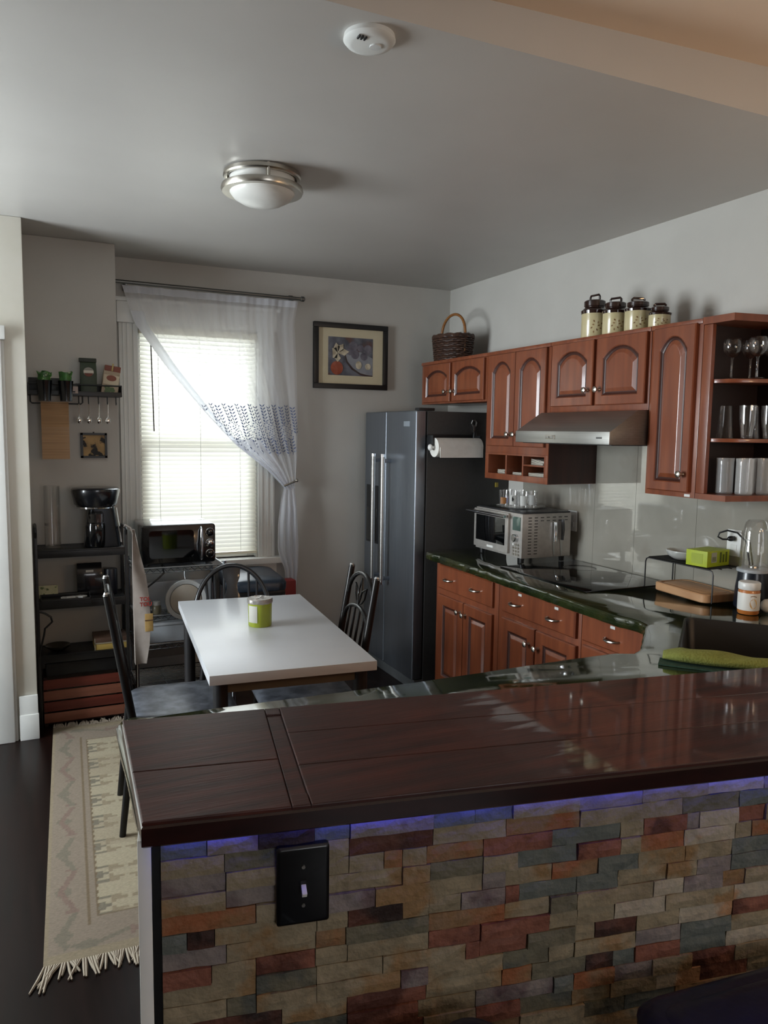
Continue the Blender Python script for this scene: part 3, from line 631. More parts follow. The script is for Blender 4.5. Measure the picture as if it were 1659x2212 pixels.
box('display', mat('display_green', '#3f4f48', '#566860', rough=0.12, coat=0.5), ov, OX - .003, OX + .001, 3.447, 3.52, 1.09, 1.165, 0.001)
MB().lathe([(0.022, 0), (0.021, 0.02), (0.017, 0.024), (0, 0.024)], n=20, M=Matrix.Translation((OX, 3.484, 1.05)) @ Matrix.Rotation(-PI / 2, 4, 'Y')).build('dial', [blackp, chrome][1], ov)
for i in range(4):
    for j in range(3): MB().cyl((OX + .001, 3.46 + j * .024, 1.012 - i * .018), (OX - .004, 3.46 + j * .024, 1.012 - i * .018), 0.0065, n=10).build('button', whitep if i == 0 and j == 2 else nickel, ov)
slotm = mat('slot_dark', '#3a3836', rough=0.6)
m = MB()
for i in range(13):
    for j in range(2):
        if True: m.box(2.452 + j * .04, 2.474 + j * .04, OY0 - .0006, OY0, 0.962 + i * .0165, 0.967 + i * .0165)
for j in range(2, 7): m.box(2.452 + j * .04, 2.474 + j * .04, OY0 - .0006, OY0, 1.16, 1.165); m.box(2.452 + j * .04, 2.474 + j * .04, OY0 - .0006, OY0, 1.143, 1.147)
sv = m.build('vent_slots', slotm, ov); sv['kind'] = 'stuff'
for k, (x, z0, z1, lab) in enumerate(((2.622, 1.03, 1.135, 'bright steel handled knife stuck to the side of the silver oven'), (2.672, 1.035, 1.15, 'dark handled knife stuck to the side of the silver oven'))):
    kn = thing('kitchen_knife', lab, 'knife', (x, OY0 - .012, 0.95), 'knives on the oven side')
    MB().loops([[(x - .008, OY0 - .003, z0), (x + .008, OY0 - .003, z0), (x + .008, OY0 - .0012, z0), (x - .008, OY0 - .0012, z0)], [(x + .002, OY0 - .003, 0.945), (x + .008, OY0 - .003, 0.945), (x + .008, OY0 - .0012, 0.945), (x + .002, OY0 - .0012, 0.945)]]).build('blade', steel, kn)
    MB().tube([(x, OY0 - .014, z0), (x + .001, OY0 - .017, (z0 + z1) / 2), (x - .001, OY0 - .014, z1)], [.008, .0105, .009], 10).build('handle', chrome if k == 0 else mat('knife_handle', '#2a2a2b', rough=0.25, coat=.4), kn)
# tray of tumblers
tr = thing('glass_tray', 'clear round glass tray carrying tumblers on the silver oven', 'tray', (2.60, 3.72, 1.192))
TC = (2.585, 3.70)
MB().lathe([(0, 1.1935), (0.12, 1.1935), (0.138, 1.201), (0.142, 1.203), (0.138, 1.197), (0.12, 1.1925), (0, 1.1925)], (*TC, 0), 36).build('dish', glassmat('tray_glass', base=0.15, edge=0.7), tr)
tprints = [mat('print_amber', '#8a5a2a', rough=.5), mat('print_blue', '#2a3a7a', rough=.5), mat('print_white', '#b9b9b4', rough=.5), mat('print_white', '#b9b9b4'), mat('print_white', '#b9b9b4'), mat('print_white', '#b9b9b4')]
spots = [(2.505, 3.755, 0, 'tumbler with an amber print at the refrigerator end of the glass tray'), (2.555, 3.79, 1, 'tumbler with a blue print near the refrigerator end of the glass tray'),
         (2.52, 3.685, 2, 'tumbler with a white panel and dark figure at the front of the glass tray'), (2.545, 3.615, 3, 'tumbler with a plain white panel at the front of the glass tray'),
         (2.60, 3.725, 4, 'white printed tumbler in the middle of the glass tray'), (2.625, 3.645, 5, 'white printed tumbler at the wall side of the glass tray')]
for x, y, pk, lab in spots:
    g = thing('tumbler', lab, 'glass', (x, y, 1.1935), 'tumblers on the glass tray')
    MB().lathe([(0.0, 1.1945), (0.026, 1.1945), (0.030, 1.29), (0.0285, 1.29), (0.0245, 1.205), (0.0, 1.203)], (x, y, 0), 24).build('cup', glass, g)
    m = MB(); a0 = 3.4; LPp = []
    for i in range(9):
        a = a0 + i * 0.15; LPp.append([(x + .0283 * math.cos(a), y + .0283 * math.sin(a), 1.212), (x + .0305 * math.cos(a), y + .0305 * math.sin(a), 1.268 if pk > 1 else 1.25)])
    for p_, q_ in zip(LPp, LPp[1:]): m.quad(p_[0], q_[0], q_[1], p_[1])
    pp = m.build('printed_panel', tprints[pk], g, recalc=False)
    if pk == 2:
        m = MB()
        for i, (da, z0_, z1_) in enumerate(((.5, 1.235, 1.255), (.62, 1.23, 1.262), (.74, 1.238, 1.25))):
            a = a0 + da; b_ = a + .11; m.quad((x + .031 * math.cos(a), y + .031 * math.sin(a), z0_), (x + .031 * math.cos(b_), y + .031 * math.sin(b_), z0_), (x + .031 * math.cos(b_), y + .031 * math.sin(b_), z1_), (x + .031 * math.cos(a), y + .031 * math.sin(a), z1_))
        m.build('printed_figure', black, pp, recalc=False)
# wall outlets
def outlet(y, z, label, plug=False):
    o = thing('wall_outlet', label, 'outlet', (2.797, y, z - .057))
    box('cover_plate', whitep, o, 2.792, 2.797, y - .037, y + .037, z - .058, z + .058, 0.002)
    for dz in (-.02, .02):
        s = box('socket', mat('socket_white', '#c9c9c4', rough=.4), o, 2.790, 2.793, y - .016, y + .016, z + dz - .013, z + dz + .013, 0.002)
outlet(3.49, 1.13, 'white wall outlet behind the silver toaster oven')
outlet(2.385, 1.155, 'white wall outlet behind the blender with a black plug in it')
pl_ = thing('power_plug', 'black plug and looped cord in the outlet by the blender', 'plug', (2.77, 2.385, 1.15))
MB().ell((2.775, 2.385, 1.175), (0.02, 0.014, 0.012)).build('plug', blackp, pl_)
MB().tube([(2.762, 2.387, 1.172), (2.74, 2.40, 1.172), (2.728, 2.415, 1.182), (2.732, 2.41, 1.20), (2.75, 2.385, 1.212), (2.77, 2.35, 1.205), (2.78, 2.31, 1.17), (2.782, 2.29, 1.08), (2.77, 2.27, 0.95), (2.74, 2.26, 0.916)], 0.004, 8).build('cord', blackp, pl_)
# wire helper shelf
wk = thing('wire_helper_shelf', 'black wire helper shelf standing over the cutting board', 'wire shelf', (2.68, 2.52, 0.911))
wx0, wx1, wy0, wy1, wz = 2.612, 2.785, 2.325, 2.718, 1.052
m = MB()
for x in (wx0, wx1): m.tube([(x, wy0, 0.911), (x, wy0, wz - .02), (x, wy0 + .006, wz - .005), (x, wy0 + .02, wz), (x, wy1 - .02, wz), (x, wy1 - .006, wz - .005), (x, wy1, wz - .02), (x, wy1, 0.911)], 0.0032, 8)
m.build('frame', black, wk)
m = MB()
for i in range(34): y = wy0 + .02 + i * (wy1 - wy0 - .04) / 33; m.tube([(wx0 - .002, y, wz + .001), (wx0, y, wz + .004), (wx1, y, wz + .004), (wx1 + .002, y, wz + .001)], 0.0022, 6)
for x in (wx0 + .06, wx0 + .12): m.cyl((x, wy0 + .01, wz + .001), (x, wy1 - .01, wz + .001), 0.002, n=6)
so = m.build('wire_deck', black, wk); so['kind'] = 'stuff'
# cutting board
cbm = mat('board_wood', '#a87c55', '#bb9068', rough=0.55, scale=6, stretch=(8, .7, 2))
cb = thing('cutting_board', 'thick light wooden cutting board lying under the wire helper shelf', 'cutting board', (2.69, 2.49, 0.911))
Mc = RZ((2.687, 2.487, 0.9115), -5)
LPc = [[(*p_, z) for p_ in rrect(-.095 + i, .095 - i, -.165 + i, .165 - i, .03)] for z, i in ((0, .004), (.004, 0), (.034, 0), (.038, .004), (.038, .014), (.034, .017), (.034, .022), (.0375, .026))]
MB().loops([[Mc @ Vector(p_) for p_ in l] for l in LPc]).build('board', cbm, cb, smooth=35)
# dish, tea box on the shelf
TZ = wz + .0065
dsh = thing('spoon_rest', 'pale grey oval dish on the wire helper shelf', 'dish', (2.70, 2.60, TZ))
dishm = mat('dish_ceramic', '#a9a9a4', '#b6b6b1', rough=0.3, scale=20)
Md = Matrix.Translation((2.70, 2.585, TZ)) @ Matrix.Scale(1.25, 4, (0, 1, 0))
MB().lathe([(0, 0), (0.032, 0), (0.055, 0.016), (0.062, 0.034), (0.060, 0.040), (0.055, 0.036), (0.048, 0.020), (0.03, 0.006), (0, 0.005)], n=32, M=Md).build('dish', dishm, dsh)
MB().ell((2.71, 2.54, TZ + .030), (0.022, 0.028, 0.016)).build('sponge', mat('sponge_grey', '#7d7a74', '#8f8c85', rough=0.9, scale=60, bump=.4), dsh)
tb = thing('tea_box', 'bright yellow green cardboard box on the wire helper shelf', 'box', (2.70, 2.42, TZ))
tbm = mat('box_lime', '#98a80c', '#a4b21a', rough=0.55, scale=12)
Mt = RZ((2.69, 2.43, TZ), 8)
MB().box(-.078, .078, -.052, .052, 0, .068, Mt).build('carton', tbm, tb, bevel=.001)
MB().box(-.0788, -.0782, -.03, .026, .012, .056, Mt).build('end_label', mat('box_olive', '#8c9a1c', '#98a62a', rough=.6), tb)
m = MB(); m.box(-.05, -.012, -.0528, -.0522, .018, .062, Mt); m.build('side_label', mat('box_grey', '#9fa08c', rough=.6), tb)
m = MB()
for k in range(5): m.box(-.044, -.018, -.0534, -.0528, .024 + k * .004, .026 + k * .004, Mt)
for k in range(3): m.box(.01 + k * .02, .022 + k * .02, -.0528, -.0522, .015, .06 - .01 * (k % 2), Mt)
m.build('side_print', mat('box_print', '#4f5a10', rough=.6), tb)
# jar
jr = thing('spice_jar', 'small orange jar with white lid and white label on the worktop', 'jar', (2.612, 2.145, 0.911))
JC = (2.615, 2.145, 0)
MB().lathe([(0, .9115), (.038, .9115), (.041, .916), (.041, 1.005), (.036, 1.012), (0, 1.012)], JC, 28).build('body', mat('jar_orange', '#a8622c', '#b87238', rough=.25, scale=9, coat=.4), jr)
MB().lathe([(.0413, .928), (.0416, .929), (.0416, .997), (.0413, .998)], JC, 28, cap0=False, cap1=False).build('label', mat('label_white', '#d9d7d0', rough=.5), jr)
Mj = lambda a, z: (JC[0] + .0419 * math.cos(a), JC[1] + .0419 * math.sin(a), z)
m = MB(); ca = -2.0; m.add([Mj(ca + .35 * math.cos(t_ * PI / 8), .957 + .020 * math.sin(t_ * PI / 8)) for t_ in range(16)], [tuple(range(16))]); m.build('label_picture', mat('label_amber', '#c79a55', '#d4ab6c', rough=.5), jr, recalc=False)
m = MB(); [m.quad(Mj(ca - .3 + .15 * k, .984 + .003 * math.sin(k * .9)), Mj(ca - .15 + .15 * k, .984 + .003 * math.sin(k * .9 + .9)), Mj(ca - .15 + .15 * k, .987 + .003 * math.sin(k * .9 + .9)), Mj(ca - .3 + .15 * k, .987 + .003 * math.sin(k * .9))) for k in range(4)]; m.build('label_mark', mat('label_brown', '#7a5a3a', rough=.5), jr, recalc=False)
MB().lathe([(0, 1.010), (.040, 1.010), (.042, 1.013), (.042, 1.036), (.039, 1.040), (0, 1.040)], JC, 32).build('lid', whitep, jr)
eg = tag(MB().lathe([(0, .9115), (.012, .912), (.024, .922), (.028, .936), (.024, .952), (.013, .963), (0, .966)], (2.70, 2.125, 0), 24).build('egg_timer', whitep, None), 'small white egg shaped timer beside the orange jar', 'timer')
# blender
bd = thing('blender', 'dark blue blender base with an upturned clear cup', 'blender', (2.72, 2.23, 0.911))
BC = (2.724, 2.222, 0)
MB().lathe([(0, .9115), (.066, .9115), (.069, .918), (.066, .99), (.060, 1.04), (.058, 1.062), (0, 1.062)], BC, 36).build('base', mat('blender_navy', '#10141d', '#151a24', rough=.3, coat=.3), bd)
MB().lathe([(.058, 1.060), (.064, 1.062), (.064, 1.073), (.056, 1.077), (0.04, 1.077)], BC, 36, cap0=False).build('collar', mat('collar_grey', '#9fa3a6', rough=.3), bd)
MB().lathe([(.056, 1.075), (.055, 1.15), (.049, 1.23), (.040, 1.268), (.030, 1.277), (0, 1.278)], BC, 36, cap0=False, cap1=False).build('cup', glassmat('cup_plastic', base=.07, edge=.6), bd)
MB().lathe([(.02, 1.077), (.018, 1.084), (0, 1.086)], BC, 12).build('blade_hub', steel, bd)
# towel over the sink edge
tw = mat('towel_green', '#6f7430', '#7e823f', rough=0.95, scale=160, bump=0.35)
def towel(u, v):
    s = u * .40 - .02; w_ = [0, .03, .075, .085, .075, .03, 0.0][min(6, int(v * 6.001))]
    a = v * 2 * PI; r = .062 * (1 - .55 * max(0, u - .35) ** 1.2) * (0.55 + .45 * min(1, u * 8)); hgt = .021 * (1 - .6 * max(0, u - .4)) * (.5 + .5 * min(1, u * 8))
    q = Vector((1.825, 1.775)) + SV * s - SU * (.012 * math.sin(5 * u))
    q = q + SU * (r * math.cos(a) * 0.75)
    return Vector((q.x, q.y, .9155 + hgt + hgt * math.sin(a) + .003 * math.sin(14 * u + 2 * a) * (math.sin(a) > 0)))
m = MB(); nu, nv = 36, 20
LPt = [[towel(i / nu, j / nv) for j in range(nv)] for i in range(nu + 1)]
tag(m.loops(LPt).build('dish_towel', tw, None, smooth=70), 'folded lime green dish towel lying along the sink edge', 'towel')
tag(MB().prism([tuple(Vector((1.80, 1.765)) + SV * a + SU * b_) for a, b_ in ((-.02, -.045), (.34, -.045), (.34, .03), (-.02, .03))], .9108, .9148).build('drying_mat', mat('mat_green', '#1f3a2c', '#294637', rough=.9, scale=80), None), 'dark green mat under the folded lime green towel', 'mat')

# ------------------------------------------------------------------ on top of the wall cabinets
can_c = mat('canister_cream', '#b8ab83', '#c2b58d', rough=0.25, scale=5, coat=.4); can_b = mat('canister_brown', '#24120d', '#2c1711', rough=0.12, coat=.6)
fl1 = mat('flower_brown', '#6b4a2a', '#7d5a36', rough=.4); fl2 = mat('flower_rust', '#8a6a48', rough=.4)
CT = 2.0885
for k, (y, r, hb_, hq, ang, lab) in enumerate(((3.085, .062, .122, 1.0, 0.1, 'largest cream canister with dark brown lid, nearest the refrigerator'), (2.935, .058, .104, .80, 0.3, 'second largest cream canister with a brown lid handle seen half turned'),
                              (2.785, .058, .094, .66, 1.25, 'third cream canister in the row of four, brown lid handle seen end on'), (2.648, .047, .060, .54, 0.9, 'smallest cream canister at the end of the row of four'))):
    cx = 2.555; c_ = thing('canister', lab, 'canister', (cx, y, CT), 'kitchen canisters on the cabinets')
    MB().lathe([(0, CT), (r - .002, CT), (r, CT + .004), (r, CT + hb_ - .003), (r - .003, CT + hb_), (0, CT + hb_)], (cx, y, 0), 36).build('body', can_c, c_)
    z = CT + hb_; q = r / .06; H = hq * 1.05
    lid = MB().lathe([(0, z), (r + .002, z - .004 * H), (r + .004, z + .010 * H), (r - .002, z + .016 * H), (r - .014 * q, z + .026 * H), (r - .014 * q, z + .029 * H), (r - .010 * q, z + .032 * H), (r - .010 * q, z + .054 * H), (r - .016 * q, z + .059 * H), (0, z + .062 * H)], (cx, y, 0), 36).build('lid', can_b, c_)
    zt = z + .058 * H; ca, sa = math.cos(ang + PI / 2), math.sin(ang + PI / 2); w_ = .03 * q
    MB().tube([(cx + ca * w_, y + sa * w_, zt), (cx + ca * w_, y + sa * w_, zt + .018 * H), (cx + ca * w_ * .8, y + sa * w_ * .8, zt + .026 * H), (cx - ca * w_ * .8, y - sa * w_ * .8, zt + .026 * H), (cx - ca * w_, y - sa * w_, zt + .018 * H), (cx - ca * w_, y - sa * w_, zt)], .0055, 8).build('lid_handle', can_b, lid)
    m = MB(); m.cur = 0
    a0 = math.atan2(-y, -cx) + 0.25; P = lambda du, dz: (cx + (r + .0006) * math.cos(a0 + du / r), y + (r + .0006) * math.sin(a0 + du / r), CT + hb_ * .55 + dz * hb_ / .11)
    for i in range(9):
        t_ = i * 2.4; d_ = .006 + .0020 * i; lx, lz = d_ * math.cos(t_) * 1.2 - .006, d_ * math.sin(t_) - .012; a = t_ + .5; ln = .013; wd_ = .004; m.cur = i % 2
        c1_, s1_ = math.cos(a), math.sin(a)
        m.add([P(lx, lz), P(lx + c1_ * ln * .5 - s1_ * wd_, lz + s1_ * ln * .5 + c1_ * wd_), P(lx + c1_ * ln, lz + s1_ * ln), P(lx + c1_ * ln * .5 + s1_ * wd_, lz + s1_ * ln * .5 - c1_ * wd_)], [(0, 1, 2, 3)])
    m.build('flower_print', [fl1, fl2], c_, recalc=False, smooth=0)
# basket
bk = thing('wicker_basket', 'dark woven wicker basket with a tall loop handle on the short cabinet', 'basket', (2.58, 4.54, CT))
wick = mat('wicker_dark', '#2a1a14', '#4a3022', rough=.5, scale=60, bump=.3); wickh = mat('wicker_handle', '#7a4c24', '#94622f', rough=.45, scale=40, stretch=(1, 1, 4))
BCx, BCy = 2.60, 4.56
def ov_(a, f_): return (BCx + .12 * f_ * math.cos(a), BCy + .165 * f_ * math.sin(a))
LPb = [[(*ov_(2 * PI * i / 40, f_), z) for i in range(40)] for f_, z in ((.86, CT + .001), (.9, CT + .05), (1.0, CT + .155), (.96, CT + .155), (.84, CT + .02))]
MB().loops(LPb).build('liner', mat('wicker_inside', '#1e130f', rough=.8), bk)
m = MB()
for rrow in range(11):
    z = CT + .010 + rrow * .0142; f_ = .88 + .12 * (z - CT) / .155 + .012
    m.tube([(*ov_(2 * PI * i / 60, f_ * (1 + .022 * (1 if (i // 2 + rrow) % 2 else -1))), z + .002 * math.sin(i * 1.7)) for i in range(60)], .0072, 6, closed=True)
wv_ = m.build('weave', wick, bk); wv_['kind'] = 'stuff'
m = MB()
for rr_ in range(2): m.tube([(*ov_(2 * PI * i / 40, 1.02), CT + .158 + rr_ * .008 + .003 * math.sin(i * 2 + rr_ * 3)) for i in range(40)], .008, 6, closed=True)
m.build('rim', wick, bk)
hp = [(BCx, BCy + .158 * math.cos(PI * i / 20), CT + .155 + .155 * math.sin(PI * i / 20) ** .8) for i in range(21)]
m = MB().tube([(BCx, BCy + .150, CT + .06)] + hp + [(BCx, BCy - .150, CT + .06)], .009, 10); m.build('loop_handle', wickh, bk)
gj = tag(MB().lathe([(0, CT), (.03, CT), (.032, CT + .01), (.032, CT + .21), (.03, CT + .22), (.03, CT + .20)], (2.745, 4.66, 0), 24).build('glass_bottle', glass, None), 'tall clear glass cylinder standing behind the wicker basket', 'glass')

# glassware in the end shelf
def goblet(x, y, z, lab):
    g = thing('goblet', lab, 'glass', (x, y, z), 'glassware in the end shelf')
    MB().lathe([(0, z + .001), (.030, z + .001), (.028, z + .004), (.006, z + .008), (.0045, z + .02), (.0045, z + .078), (.009, z + .088)], (x, y, 0), 20, cap1=False).build('stem', glass, g)
    MB().lathe([(.008, z + .086), (.022, z + .094), (.034, z + .112), (.037, z + .130), (.034, z + .155), (.031, z + .162)], (x, y, 0), 24, cap0=True, cap1=False).build('bowl', glass, g)
goblet(2.575, 2.262, 1.846, 'stemmed goblet nearest the door on the top open shelf')
goblet(2.615, 2.175, 1.846, 'stemmed goblet nearest the rounded front of the top open shelf')
goblet(2.665, 2.25, 1.846, 'stemmed goblet in the middle of the top open shelf')
goblet(2.72, 2.19, 1.846, 'stemmed goblet nearest the wall on the top open shelf')
def tglass(x, y, z, prof, lab, m_, name):
    return tag(MB().lathe([(r, z + h) for r, h in prof], (x, y, 0), 26, cap1=False).build(name, m_, None), lab, 'glass', 'glassware in the end shelf')
up_ = [(0, .002), (.023, .002), (.026, .03), (.033, .075), (.034, .132), (.032, .132), (.029, .06), (.022, .012), (0, .01)]
dn_ = [(.034, .001), (.032, .02), (.026, .09), (.024, .13), (0, .132)]
tglass(2.565, 2.268, 1.6105, dn_, 'upturned clear tumbler nearest the door on the middle open shelf', glass, 'tumbler')
tglass(2.605, 2.195, 1.6105, up_, 'wide clear tumbler at the front of the middle open shelf', glass, 'tumbler')
tglass(2.665, 2.225, 1.6105, dn_, 'upturned clear tumbler in the middle of the middle open shelf', glass, 'tumbler')
tglass(2.695, 2.165, 1.6105, up_, 'clear tumbler nearest the wall on the middle open shelf', glass, 'tumbler')
st_ = [(0, .002), (.031, .002), (.033, .006), (.033, .128), (.0345, .145), (.033, .145), (.031, .12), (.031, .008), (0, .006)]
tglass(2.565, 2.255, 1.3865, st_, 'frosted highball glass nearest the door on the bottom open shelf', frost, 'highball_glass')
tglass(2.592, 2.183, 1.3865, st_, 'frosted highball glass at the front of the bottom open shelf', frost, 'highball_glass')
tglass(2.655, 2.225, 1.3865, st_, 'frosted highball glass in the middle of the bottom open shelf', frost, 'highball_glass')
tglass(2.685, 2.160, 1.3865, st_, 'frosted highball glass second from the wall on the bottom open shelf', frost, 'highball_glass')
tglass(2.745, 2.22, 1.3865, st_, 'frosted highball glass nearest the wall on the bottom open shelf', frost, 'highball_glass')
# ------------------------------------------------------------------ wall rack on the recess wall
WY = 4.64
wr = thing('wall_rack', 'black metal wall rack with a towel rail and hooks holding coffee bags', 'rack', (0.24, 4.56, 1.75))
m = MB(); m.box(0.010, 0.478, 4.50, WY, 1.788, 1.794); m.box(0.010, 0.478, WY - .006, WY, 1.788, 1.86); m.box(0.010, 0.478, 4.498, 4.502, 1.788, 1.812)
m.build('tray', black, wr, bevel=.001)
m = MB(); m.box(0.008, 0.012, 4.498, WY, 1.788, 1.85); m.box(0.476, 0.480, 4.498, WY, 1.788, 1.85); m.build('end_plate', black, wr)
m = MB().tube([(0.01, 4.50, 1.846), (0.478, 4.50, 1.846)], .004, 8); m.build('guard_rail', black, wr)
box('back_plate', black, wr, 0.012, 0.225, WY - .008, WY, 1.79, 1.885, .002)
MB().tube([(0.018, 4.51, 1.79), (0.018, 4.51, 1.752), (0.026, 4.51, 1.744), (0.268, 4.51, 1.744), (0.276, 4.51, 1.752), (0.276, 4.51, 1.79)], .004, 8).build('towel_rail', black, wr)
for x in (0.257, 0.306, 0.357, 0.403, 0.448): MB().tube([(x, 4.51, 1.79), (x, 4.51, 1.752), (x, 4.505, 1.744), (x, 4.497, 1.746), (x, 4.493, 1.755)], .003, 6).build('hook', black, wr)
spoonm = mat('spoon_steel', '#c5c3bd', rough=.12, metal=1.0)
for k, (x, lab) in enumerate(((0.257, 'shiny spoon on the hook nearest the bamboo mat'), (0.306, 'shiny spoon on the second hook from the bamboo mat'), (0.357, 'shiny spoon on the third hook from the bamboo mat'), (0.403, 'shiny spoon on the hook nearest the window'))):
    sp = thing('hanging_spoon', lab, 'spoon', (x, 4.50, 1.64), 'spoons on the wall rack hooks')
    MB().tube([(x, 4.499, 1.748), (x, 4.500, 1.72), (x, 4.503, 1.69), (x, 4.500, 1.672)], [.0035, .0028, .002, .003], 8).build('handle', spoonm, sp)
    MB().ell((x, 4.501, 1.657), (.0125, .005, .018), 16, 10).build('bowl', spoonm, sp)
bam = mat('bamboo_mat', '#9c7a57', '#b6926b', rough=.8, scale=3, stretch=(1, 1, 90))
mt = thing('bamboo_mat', 'hanging tan bamboo mat draped from the wall rack rail', 'mat', (0.13, 4.505, 1.44))
m = MB()
for i in range(62):
    z = 1.447 + i * .00485; m.box(0.068, 0.205, 4.503 + .001 * math.sin(i * 2.1), 4.506 + .001 * math.sin(i * 2.1), z, z + .0041)
o = m.build('slat_sheet', bam, mt); o['kind'] = 'stuff'
MB().box(0.068, 0.205, 4.516, 4.518, 1.62, 1.752).box(.068, .205, 4.502, 4.518, 1.748, 1.752).build('back_fold', bam, mt)
potm = mat('pot_black', '#101113', rough=.22, coat=.4); teag = mat('packet_green', '#1f4a1a', '#3d7a2a', rough=.4, scale=30, c3='#b9c4a0', lo3=.6, hi3=.64, s3=40)
for x, lab, lab2 in ((0.088, 'black pot at the far end of the wall rack', 'crumpled green tea packet in the far end black pot'), (0.192, 'black pot on the wall rack nearer the window', 'crumpled green tea packet in the black pot nearer the window')):
    tag(MB().lathe([(0, 1.755), (.030, 1.755), (.038, 1.86), (.039, 1.862), (.036, 1.862), (.029, 1.76), (0, 1.76)], (x, 4.457, 0), 24).build('hanging_pot', potm, None), lab, 'pot', 'black pots on the wall rack')
    m = MB(); rng = random.Random(int(x * 1000))
    LPk = []
    for z, f_ in ((1.775, .6), (1.85, .8), (1.88, 1.05), (1.905, 1.15)):
        LPk.append([(x + .030 * f_ * math.cos(2 * PI * i / 14) * (1 + rng.uniform(-.18, .18)), 4.457 + .016 * f_ * math.sin(2 * PI * i / 14), z + (rng.uniform(-.010, .012) if z > 1.87 else 0)) for i in range(14)])
    tag(m.loops(LPk).build('tea_packet', teag, None, smooth=25), lab2, 'packet', 'tea packets in the pots')
def bag(name, x, w_, d_, z0, z1, y, main, lab, tilt=0.0, fold=True):
    t = thing(name, lab, 'bag', (x, y, z0))
    M = Matrix.Translation((x, y, z0)) @ Matrix.Rotation(tilt, 4, 'Y'); h = z1 - z0
    L_ = []
    for f_, dd, zz in ((1, 1, 0), (1.02, 1.05, .1), (1.03, 1.05, .6), (1.0, .75, .82), (1.0, .25, .93), (1.0, .14, 1.0)):
        L_.append([M @ Vector((a * w_ / 2 * f_, b_ * d_ / 2 * dd, zz * h)) for a, b_ in ((-1, -1), (-.3, -1.06), (.3, -1.06), (1, -1), (1, 1), (-1, 1))])
    MB().loops(L_).build('pouch', main, t, bevel=.002, smooth=50)
    return t, M, h
gb, M, h = bag('coffee_bag', 0.312, .082, .055, 1.795, 1.985, 4.56, mat('bag_green', '#27331f', '#2f3d26', rough=.5), 'tall dark green coffee bag with a round badge on the wall rack')
MB().box(-.047, .043, -.012, .010, h - .012, h + .010, M).build('clip_fold', mat('bag_green_dark', '#1c2517', rough=.5), gb, bevel=.003)
yb = -.0305
def bdisc(par, m_, cx, cz_, rx, rz, y, nm): MB().add([M @ Vector((cx + rx * math.cos(2 * PI * i / 20), y, cz_ + rz * math.sin(2 * PI * i / 20))) for i in range(20)], [tuple(range(20))]).build(nm, m_, par, smooth=0, recalc=False)
bdisc(gb, mat('badge_grey', '#8d8a80', rough=.6), 0, .125, .027, .024, yb - .001, 'badge')
MB().add([M @ Vector(p_) for p_ in ((-.026, yb - .0016, .118), (.026, yb - .0016, .118), (.025, yb - .0016, .132), (-.025, yb - .0016, .132))], [(0, 1, 2, 3)]).build('badge_band', mat('badge_white', '#cfc9ba', rough=.6), gb, smooth=0)
MB().add([M @ Vector((.022 * math.cos(PI + PI * i / 10), yb - .002, .117 + .018 * math.sin(PI + PI * i / 10))) for i in range(11)], [tuple(range(11))]).build('badge_red', mat('badge_red', '#6d3a2c', rough=.6), gb, smooth=0)
wb, M, h = bag('snack_bag', 0.415, .085, .055, 1.795, 1.955, 4.55, mat('bag_tan', '#8d7c66', '#a39079', rough=.5, scale=20, c3='#4d6038', lo3=.6, hi3=.63, s3=22), 'tan and red printed food bag with a clip, window end of the wall rack', 0.14)
MB().box(-.040, .044, -.020, .012, h - .03, h + .004, M).build('red_top', mat('bag_red', '#6b3526', '#7b402f', rough=.5), wb, bevel=.004)
MB().box(-.004, .004, -.026, -.018, h - .025, h + .016, M).build('clip', mat('clip_tan', '#a08a52', rough=.5), wb, bevel=.001)
bdisc(wb, mat('logo_red', '#74402f', rough=.6), .0, .095, .026, .016, -.032, 'logo_patch')
MB().add([M @ Vector(p_) for p_ in ((-.04, -.031, .06), (.04, -.031, .06), (.04, -.031, .112), (-.04, -.031, .112))], [(0, 1, 2, 3)]).build('logo_ground', mat('bag_cream', '#b5a68e', rough=.6), wb, smooth=0)
tc_ = tag(box('price_card', mat('card_pink', '#b3a29a', rough=.7), None, 0.212, 0.254, 4.494, 4.496, 1.80, 1.836), 'small pale card clipped to the front of the wall rack', 'card')
m = MB().box(0.226, 0.240, 4.4932, 4.494, 1.804, 1.812); m.build('card_mark', blackp, tc_, smooth=0)
tj = tag(MB().lathe([(0, 1.795), (.020, 1.795), (.021, 1.80), (.021, 1.85), (.016, 1.858), (0, 1.858)], (0.237, 4.56, 0), 20).build('small_jar', mat('jar_grey', '#7a7672', rough=.2, coat=.4), None), 'small grey jar between the black pots and the green coffee bag', 'jar')
# tiny picture
p2 = thing('small_picture', 'small square golden picture in a black frame under the spoons', 'picture', (0.335, 4.63, 1.455))
px0, px1, pz0, pz1 = 0.268, 0.407, 1.448, 1.588
m = MB(); m.box(px0, px1, 4.622, WY, pz0, pz0 + .012); m.box(px0, px1, 4.622, WY, pz1 - .012, pz1); m.box(px0, px0 + .012, 4.622, WY, pz0, pz1); m.box(px1 - .012, px1, 4.622, WY, pz0, pz1); m.build('frame', black, p2)
box('print', mat('print_gold', '#8a6f48', '#b0905f', rough=.6, scale=14, c3='#14110e', lo3=.52, hi3=.56, s3=20), p2, px0 + .012, px1 - .012, 4.63, WY, pz0 + .012, pz1 - .012)
MB().cyl((0.337, 4.63, 1.588), (0.337, 4.63, 1.594), .004, n=8).build('hanger', black, p2)

